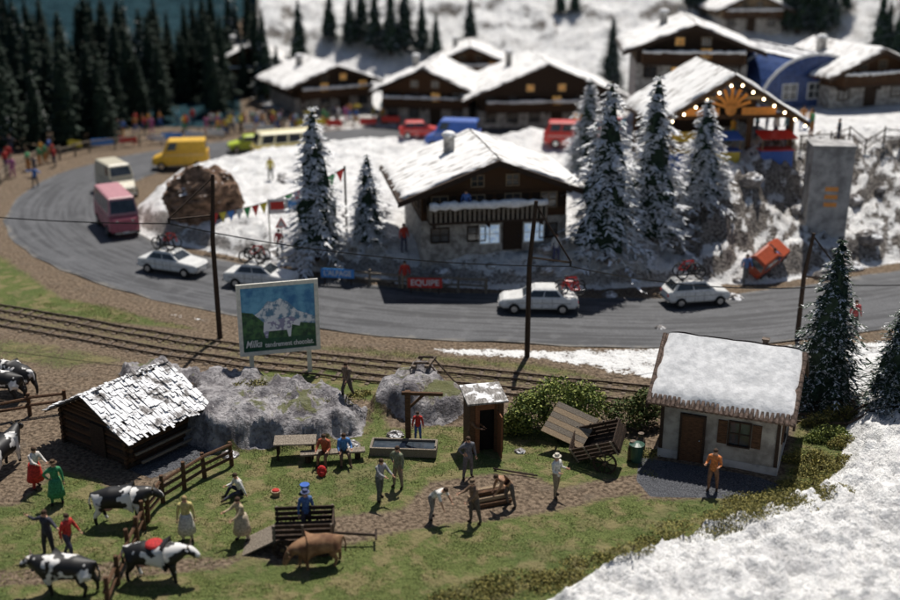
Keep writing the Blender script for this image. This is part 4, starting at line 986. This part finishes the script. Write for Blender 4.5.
def onroad(x,y,z=.03):
    q_=P0(x,y); return Vector((q_[0],q_[1],z))
WH=paint('white_car_paint',(.78,.78,.76),.25); PINK=paint('faded_pink_paint',(.5,.13,.17),.4); BEI=paint('beige_paint',(.6,.55,.42),.4); CRM=paint('cream_yellow_paint',(.85,.66,.16),.35); LIME=paint('lime_paint',(.5,.62,.05),.35)
vehicle(onroad(174,272),-22,'sedan',WH,'white saloon car with bicycles on its roof',rack=True)
vehicle(onroad(538,310),178,'sedan',WH,'white saloon car with red bicycles on its back')
vehicle(onroad(695,303),10,'hatch',WH,'small white car with bicycles on its roof',rack=True)
vehicle(onroad(262,286),-14,'sedan',WH,'white saloon car partly behind the poster',rack=True)
vehicle(onroad(118,229),-62,'camper',PINK,'faded pink coach with pale roof','coach',paint('pale_pink',(.58,.28,.3)),'coach')
vehicle(onroad(118,194),-55,'van',BEI,'beige delivery van on the curved road','van',None,'van')
vehicle(onroad(181,168),-172,'van',paint('orange_yellow_paint',(.85,.5,.04)),'yellow delivery van on the curved road','van',None,'van')
vehicle(onroad(286,159),-158,'bus',CRM,'cream and yellow minibus with pale roof','minibus',paint('pale_cream_paint',(.8,.72,.45)),'minibus',scale=1.3)
vehicle(onroad(248,151),-160,'hatch',LIME,'small lime green car behind the minibus')
vehicle(G(420,137),5,'hatch',REDP,'small red car by the chalets')
vehicle(G(452,148),170,'van',BLU,'dark blue van parked before the chalets','van',None,'van')
vehicle(G(572,146),175,'bus',REDP,'red minibus parked by the chalet','minibus',None,'minibus',scale=1.1)
vehicle(G(610,134),160,'hatch',REDP,'small red car beside the minibus')
vehicle(G(764,264)+Vector((0,0,.1)),35,'hatch',paint('orange_red_paint',(.5,.09,.03)),'orange red wrecked car tilted on the snowy bank','car',None,'car',scale=.85,rx=38,ry=-22)
def bicycle(P,rz,mat,label,rx=0):
    r=thing('bicycle',label,'bicycle',P,rz,'racing bicycles',rx); 
    for x in(-.5,.5):
        b=MB(); b.ring((x,0,.34),.33,.042,BLACK,'Y',20,5)
        for k in range(8): a=math.pi*k/4; b.tube([(x,0,.34),(x+.33*math.cos(a),0,.34+.33*math.sin(a))],.006,CHROME,3)
        b.make('wheel',r)
    b=MB(); bb_=(-.05,0,.32); se=(-.2,0,.8); hd=(.33,0,.85)
    for p,q_ in((bb_,se),(bb_,hd),(se,hd),((-.5,0,.34),bb_),((-.5,0,.34),se),(hd,(.5,0,.34))): b.tube([p,q_],.042,mat,5)
    b.make('frame',r)
    b=MB(); b.box((-.22,0,.88),(.24,.1,.05),BLACK); b.make('saddle',r); b=MB(); b.tube([(.38,-.22,.88),(.33,0,.95),(.38,.22,.88)],.02,BLACK,5); b.make('handlebar',r)
    return r
for x,y,rz,z,xo,lb in((174,272,-22,1.5,-.35,'racing bicycle carried on a car roof'),(695,303,10,1.56,-.5,'racing bicycle carried on a car roof'),(262,286,-14,1.5,-.35,'racing bicycle carried on a car roof'),(538,310,178,.97,-1.75,'red racing bicycle carried on a car boot')):
    P=onroad(x,y); M=Matrix.Rotation(rad(rz),3,'Z')
    for k in range(2):
        bicycle(P+M@Vector((xo,(k-.5)*.7,z)),rz+(0 if k else 180),REDP if k or z<1 else BLACK,lb)
# ---------------------------------------------------------------- carts, crane, outhouse
def cartwheel(parent,loc,r,rzw=0):
    b=MB(); b.ring((0,0,0),r,.045,WOODD,'Y',18,6)
    for k in range(8): a=math.pi*k/4; b.tube([(0,0,0),(r*math.cos(a),0,r*math.sin(a))],.025,WOODD,5)
    b.tube([(0,-.1,0),(0,.1,0)],.08,METAL,8); return b.make('wheel',parent,loc,rz=rzw)
P=G(305,545); W1=thing('hay_wagon','dark slatted wooden wagon with lowered ramp and drawbar','wagon',P,4)
b=MB(); b.box((0,0,.55),(2.1,1.25,.08),WOODD)
b.make('bed',W1)
for s in(-1,1):
    b=MB()
    for z in(.72,.92,1.12): b.box((0,s*.62,z),(2.1,.05,.14),WOODD)
    for x in(-.98,0,.98): b.box((x,s*.66,.85),(.08,.06,.7),WOODG)
    b.make('side_board',W1)
b=MB(); b.box((1.025,0,.86),(.05,1.18,.5),WOODD); b.make('end_board',W1)
b=MB(); [b.box((-1.55,(k-3)*.17,.28),(1.25,.165,.05),WOODG,ry=-26) for k in range(7)]; b.make('ramp',W1)
b=MB(); b.tube([(1.05,0,.45),(2.5,-.1,.35)],.05,WOODD,6); b.tube([(2.5,-.4,.36),(2.5,.25,.36)],.04,WOODD,6); b.make('drawbar',W1)
for x in(-.7,.7):
    for s in(-1,1): cartwheel(W1,(x,s*.78,.36),.33)
P=G(600,462); W2=thing('tipped_cart','broken wooden cart tipped over with its boards leaning up','cart',P,-28)
b=MB(); M=Matrix.Translation((0,0,.75))@Matrix.Rotation(rad(-24),4,'Y')@Matrix.Rotation(rad(22),4,'X')
b.box((0,0,0),(2.0,1.3,.08),WOODD,M)
for s in(-1,1):
    for z in(.15,.35,.55): b.box((0,s*.63,z),(2.0,.05,.15),WOODD,M)
    for x in(-.9,-.3,.3,.9): b.box((x,s*.67,.3),(.07,.05,.75),WOODG,M)
for s in(-1,1):
    for z in(.15,.35,.55): b.box((s*1.0,0,z),(.05,1.25,.15),WOODD,M)
b.make('box',W2)
b=MB(); M2=Matrix.Translation((-1.5,.35,1.15))@Matrix.Rotation(rad(-14),4,'Z')@Matrix.Rotation(rad(38),4,'X')@Matrix.Rotation(rad(12),4,'Y')
for k in range(6): b.box((0,(k-2.5)*.25,0),(1.9,.235,.05),WOODG if k%2 else WOODL,M2)
for x in(-.7,.7): b.box((x,0,-.055),(.1,1.5,.06),WOODD,M2)
b.make('tailboard',W2)
for k in range(2): b=MB(); b.tube([(-2.2+k*.9,.9,0),(-2.1+k*.9,.6,1.2)],.045,WOODD,6); b.make('prop',W2)
cartwheel(W2,(.5,-.85,.45),.45,.15); cartwheel(W2,(-.3,.9,.5),.45,.1)
P=G(483,446); OH=thing('outhouse','narrow brown plank outhouse with open doorway and frosted roof','hut',P,12)
RB=pmat('red_brown_wood',(.13,.05,.02),(.26,.11,.05),scale=5,stretch=(1,6,14))
b=MB(); VD=pmat('painted_interior_shade',(.004,.003,.003),(.01,.008,.007),scale=3)
for k in range(7): 
    x=-.6+.2*k
    b.box((x,.6,1.1),(.185,.08,2.3),WOOD)
    if abs(x)>.35: b.box((x,-.6,1.1),(.185,.08,2.3),RB if k%3==1 else WOOD)
b.box((0,-.6,2.1),(.78,.08,.3),RB)
for k in range(6):
    for s in(-1,1): b.box((s*.68,-.5+.2*k,1.1),(.06,.19,2.3),WOOD)
b.box((0,.1,1.1),(1.28,.9,2.2),VD)  # solid black block: shade inside the open doorway, put in as colour
b.make('wall',OH)
b=MB(); [b.box((.44+.0,-.78-.17*k,.98),(.05,.165,1.85),RB) for k in range(4)]; b.make('door',OH)
SH2=pmat('frosted_boards',(.12,.11,.10),(.34,.32,.30),scale=4,stretch=(6,1,1),bump=.5,snow=.84,sscale=2)
b=MB(); b.box((0,0,2.38),(1.7,1.6,.08),SH2,rx=6); b.make('roof',OH)
P=G(404,452); TG=thing('water_trough','grey wooden water trough with tall post and beam','trough',P,-4)
b=MB(); b.box((0,0,.08),(2.5,.8,.1),WOODG)
for s in(-1,1): b.box((0,s*.44,.2),(2.7,.09,.36),WOODG); b.box((s*1.32,0,.2),(.09,.79,.36),WOODG)
b.make('basin',TG); b=MB(); b.box((0,0,.28),(2.54,.78,.02),pmat('dark_water',(.03,.04,.05),(.06,.07,.08),rough=.08,bump=.05)); b.make('water',TG)
b=MB(); b.box((.1,.75,1.1),(.22,.22,2.6),WOOD); b.box((.7,.75,2.3),(1.7,.13,.13),WOOD); b.box((.45,.75,1.95),(.1,.1,.9),WOOD,ry=45); b.make('post_frame',TG)
P=G(333,461); BN=thing('log_bench','long low log bench on the grass','bench',P,8)
b=MB(); b.box((0,0,.42),(2.6,.42,.07),WOODG); b.make('seat',BN); 
for s in(-1,1): b=MB(); b.tube([(s*1,0,-.1),(s*1,0,.38)],.12,WOODD,8); b.make('leg',BN)
P=G(296,456); TB=thing('wooden_table','rough wooden table beside the rock','table',P,4)
b=MB(); [b.box((0,(k-1.5)*.22,.72),(1.7,.215,.05),WOODG) for k in range(4)]; b.make('top',TB)
for x in(-.7,.7):
    for y in(-.3,.3): b=MB(); b.box((x,y,.34),(.08,.08,.7),WOODD); b.make('leg',TB)
def simple(name,label,cat,P,fn,rz=0,group=None,part='body'):
    r=thing(name,label,cat,P,rz,group); b=MB(); fn(b); b.make(part,r,smooth=False); return r
for x,y in((632,460),(640,452)):
    simple('milk_churn','dull metal milk churn by the station','milk churn',G(x,y),lambda b:b.tube([(0,0,0),(0,0,.55),(0,0,.68),(0,0,.85)],[.2,.2,.11,.13],METAL,12),group='milk churns')
GRN=paint('dark_green_paint',(.04,.1,.07))
simple('rubbish_bin','dark green metal rubbish bin by the station','bin',G(636,461),lambda b:b.tube([(0,0,0),(0,0,.75),(0,0,.76),(0,0,.85)],[.24,.28,.32,.1],GRN,14))
simple('backpack','red backpack lying on the grass','backpack',G(322,476),lambda b:(b.sphere((0,0,.2),(.2,.14,.26),cloth((.6,.03,.03)),10,7),b.sphere((0,-.14,.15),(.12,.07,.12),cloth((.5,.03,.03)),8,6)))
simple('basket','small basket with red cloth on the grass','basket',G(276,496),lambda b:(b.tube([(0,0,0),(0,0,.22)],[.14,.19],WOODL,12),b.sphere((0,0,.22),(.15,.15,.08),cloth((.6,.04,.03)),10,6)))
simple('bucket','blue metal bucket on the path','bucket',G(305,492),lambda b:b.tube([(0,0,0),(0,0,.32)],[.13,.19],BLU,12))
def logs(b):
    for j in range(3):
        for k in range(4-j): b.tube([(-.7+R.uniform(-.1,.1),(k-(3-j)/2)*.22,.11+j*.19),(.7+R.uniform(-.1,.1),(k-(3-j)/2)*.22,.11+j*.19)],.105,WOODL if (j+k)%2 else WOOD,8)
simple('log_pile','small stack of cut logs beside the path','log pile',G(490,502),logs,20,part='logs')
simple('walking_pole','long dark pole lying on the grass','pole',G(514,474)+Vector((0,0,.05)),lambda b:b.tube([(-.8,.25,.05),(.9,-.35,.06)],.035,WOODD,6),part='shaft')
# ---------------------------------------------------------------- people
pp=lambda x,y:G(x,y)
def pers(x,y,pose,sh,tr,lb,rz=0,**k): return person(pp(x,y),pose,sh,tr,lb,rz,**k)
WHc=(.75,.73,.68)
pers(37,488,'reach',(.75,.7,.65),(.5,.05,.04),'woman in white blouse and red skirt',60,skirt=(.6,.04,.03),hair=HAIRB)
pers(58,504,'hips',(.05,.28,.12),(.04,.2,.08),'person in long green coat and hat',20,skirt=(.05,.27,.12),hat=(.1,.06,.03))
pers(188,541,'stand',(.6,.5,.2),(.5,.45,.3),'woman in pale dress with yellow scarf',10,skirt=(.6,.57,.5),hair=HAIRY)
pers(243,541,'reach',(.5,.4,.25),(.5,.4,.3),'woman in cream dress bending slightly forward',-50,skirt=(.5,.42,.3),hair=HAIRB)
pers(50,556,'armsout',(.05,.05,.07),(.04,.04,.05),'person in dark jacket with arms spread',-20)
pers(70,558,'walk',(.6,.05,.04),(.08,.08,.12),'person in red shirt beside the cow',70)
pers(242,496,'sitlow',WHc,(.05,.05,.07),'person in white shirt sitting on the grass',-60)
pers(326,463,'sit',(.4,.1,.05),(.18,.12,.07),'person in red brown jacket sitting on the bench',-15)
pers(344,462,'sit',(.08,.22,.5),(.15,.1,.07),'person in blue shirt sitting on the bench',15)
pers(348,399,'walk',(.2,.14,.1),(.1,.08,.07),'hiker in brown jacket by the rock',-40)
pers(380,500,'reach',(.35,.35,.36),(.12,.13,.12),'person in grey shirt and dark trousers',50)
pers(398,488,'hips',(.2,.22,.15),(.25,.2,.15),'person in olive shirt with hand on hip',-40,hair=HAIRB)
pers(418,441,'stand',(.55,.05,.04),(.08,.15,.4),'child in red top and blue trousers by the trough',0,scale=.75)
pers(432,519,'bend',WHc,(.25,.23,.22),'person in white shirt bending over',60,sleeve=False)
pers(468,478,'hips',(.16,.16,.18),(.15,.14,.15),'person in grey shirt before the outhouse',20)
pers(471,452,'reach',(.2,.11,.06),(.1,.07,.05),'person in brown jacket by the outhouse door',70)
pers(475,523,'reach',(.22,.14,.09),(.1,.08,.07),'man in brown shirt handling logs',-60,hat=(.15,.1,.06))
pers(510,507,'bend',(.35,.2,.12),(.12,.1,.09),'man in rust shirt bending over the log pile',-70)
pers(556,497,'carry',WHc,(.3,.24,.17),'man in white shirt and tan trousers with hands raised',50,hat=(.6,.55,.45))
pers(712,491,'carry',(.6,.2,.06),(.25,.13,.08),'woman in orange top and brown trousers at the station',-30,hair=HAIRB)
pers(307,535,'stand',(.08,.16,.35),(.08,.08,.1),'person in blue shirt standing in the wagon',30,hat=(.08,.1,.2))
pers(405,290,'stand',(.6,.06,.04),(.4,.3,.2),'spectator in red jacket by the fence',0,near=False)
pers(404,252,'stand',(.65,.08,.05),(.1,.1,.15),'person in red jacket beside the chalet',30,near=False)
pers(280,256,'walk',(.6,.1,.1),(.1,.1,.1),'spectator in red jacket in the snow',0,near=False)
P=mainch.location+Matrix.Rotation(rad(-80),3,'Z')@Vector((4.5,-1.9,2.23)); person(P,'stand',(.1,.2,.5),(.1,.1,.1),'person in blue jacket on the chalet balcony',0,near=False)
pers(271,180,'stand',(.6,.5,.1),(.1,.1,.1),'spectator in yellow jacket in the snow',0,near=False); pers(556,262,'stand',(.6,.6,.6),(.1,.1,.2),'spectator in pale jacket beside the road',0,near=False)
pers(853,332,'stand',(.5,.1,.1),(.1,.1,.1),'person in dark red jacket beside the road',0,near=False); pers(36,188,'armsout',(.1,.25,.6),(.1,.1,.1),'spectator in blue jacket by the bend',0,near=False)
for x,y in((745,296),(772,290)): pers(x,y-14,'walk',(.15,.25,.5),(.2,.2,.2),'person in blue jacket on the snow bank',0,near=False)
# crowd: shared variants, individually copied
cols=[(.6,.06,.05),(.08,.2,.55),(.75,.6,.08),(.1,.35,.15),(.75,.75,.75),(.55,.25,.08),(.05,.05,.07),(.5,.15,.35),(.25,.5,.6),(.7,.35,.05)]
var=[]
spots=[]
for i in range(80):
    t=R.random(); x=60+t*350; y=147-t*26+R.uniform(-7,1)-(6 if x<200 else 0); spots.append((x,y))
for i in range(18): spots.append((R.uniform(-10,62),R.uniform(152,186)))
for i in range(26): spots.append((R.uniform(480,650),R.uniform(128,142)))
for i in range(12): spots.append((R.uniform(640,900),R.uniform(128,146)))
spots=[s for s in spots if distline(np.array([P0(*s)[0]]),np.array([P0(*s)[1]]),ROAD)[0]>ROADW/2+.2]
for i,s in enumerate(spots):
    P=pp(*s)
    if i<10: var.append(person(P,['stand','walk','armsout','hips'][i%4],cols[i],cols[(i*3+6)%10] if i%2 else (.06,.07,.12),'spectator in a coloured jacket beside the road',R.uniform(-180,180),near=False,group='spectators along the road'))
    else: copyt(R.choice(var),P,R.uniform(-180,180))
# ---------------------------------------------------------------- cattle placement
c1,c2,c3=cowmat(1),cowmat(2),cowmat(3)
cow(G(124,522),5,c1,'black and white cow standing in the meadow','fwd')
cow(G(68,594),176,c2,'black and white cow with lowered head','fwd')
cow(G(158,580),-4,c3,'mostly black cow with red cloth on its back','fwd')
cow(G(20,392),150,c3,'black and white cow by the fence','fwd'); cow(G(4,400),170,c2,'black and white cow by the fence','graze')
cow(G(6,470),80,c1,'black and white cow seen from behind','up')
cow(G(318,567),-165,pmat('tan_hide',(.13,.06,.03),(.3,.17,.09),scale=2,bump=.1),'tan bull with lowered head beside the wagon','graze','bull','bull',.85,True,False)
simple('red_cloth','red cloth draped over the cow','cloth',G(158,580)+Vector((0,0,1.38)),lambda b:b.sphere((0,0,0),(.32,.33,.12),cloth((.5,.03,.03)),10,6),part='cloth_fold')
# ---------------------------------------------------------------- camera, light, world
cam=bpy.data.cameras.new('camera'); co=bpy.data.objects.new('camera',cam); COL.objects.link(co); sc.camera=co
co.location=(0,0,H); co.rotation_euler=(math.pi/2-TH,0,0); cam.sensor_width=36; cam.lens=36*F/900; cam.clip_end=2000; cam.clip_start=.5
cam.dof.use_dof=True; cam.dof.focus_distance=46; cam.dof.aperture_fstop=.125
az,el=rad(16),rad(62)   # sun stands behind the village, slightly to the right
sv=Vector((math.sin(az)*math.cos(el),math.cos(az)*math.cos(el),math.sin(el)))
sl_=bpy.data.lights.new('sun','SUN'); sl_.energy=4.9; sl_.angle=rad(.5); sl_.color=(1,.95,.88); so=bpy.data.objects.new('sun',sl_); COL.objects.link(so)
so.rotation_euler=sv.to_track_quat('Z','Y').to_euler()
wd=bpy.data.worlds.new('World'); sc.world=wd; wd.use_nodes=True; nt=wd.node_tree
sk=nt.nodes.new('ShaderNodeTexSky'); sk.sky_type='NISHITA'; sk.sun_disc=False; sk.sun_elevation=el; sk.sun_rotation=az
nt.links.new(sk.outputs[0],nt.nodes['Background'].inputs[0]); nt.nodes['Background'].inputs[1].default_value=.055
sc.view_settings.view_transform='Standard'; sc.view_settings.look='None'; sc.view_settings.exposure=0
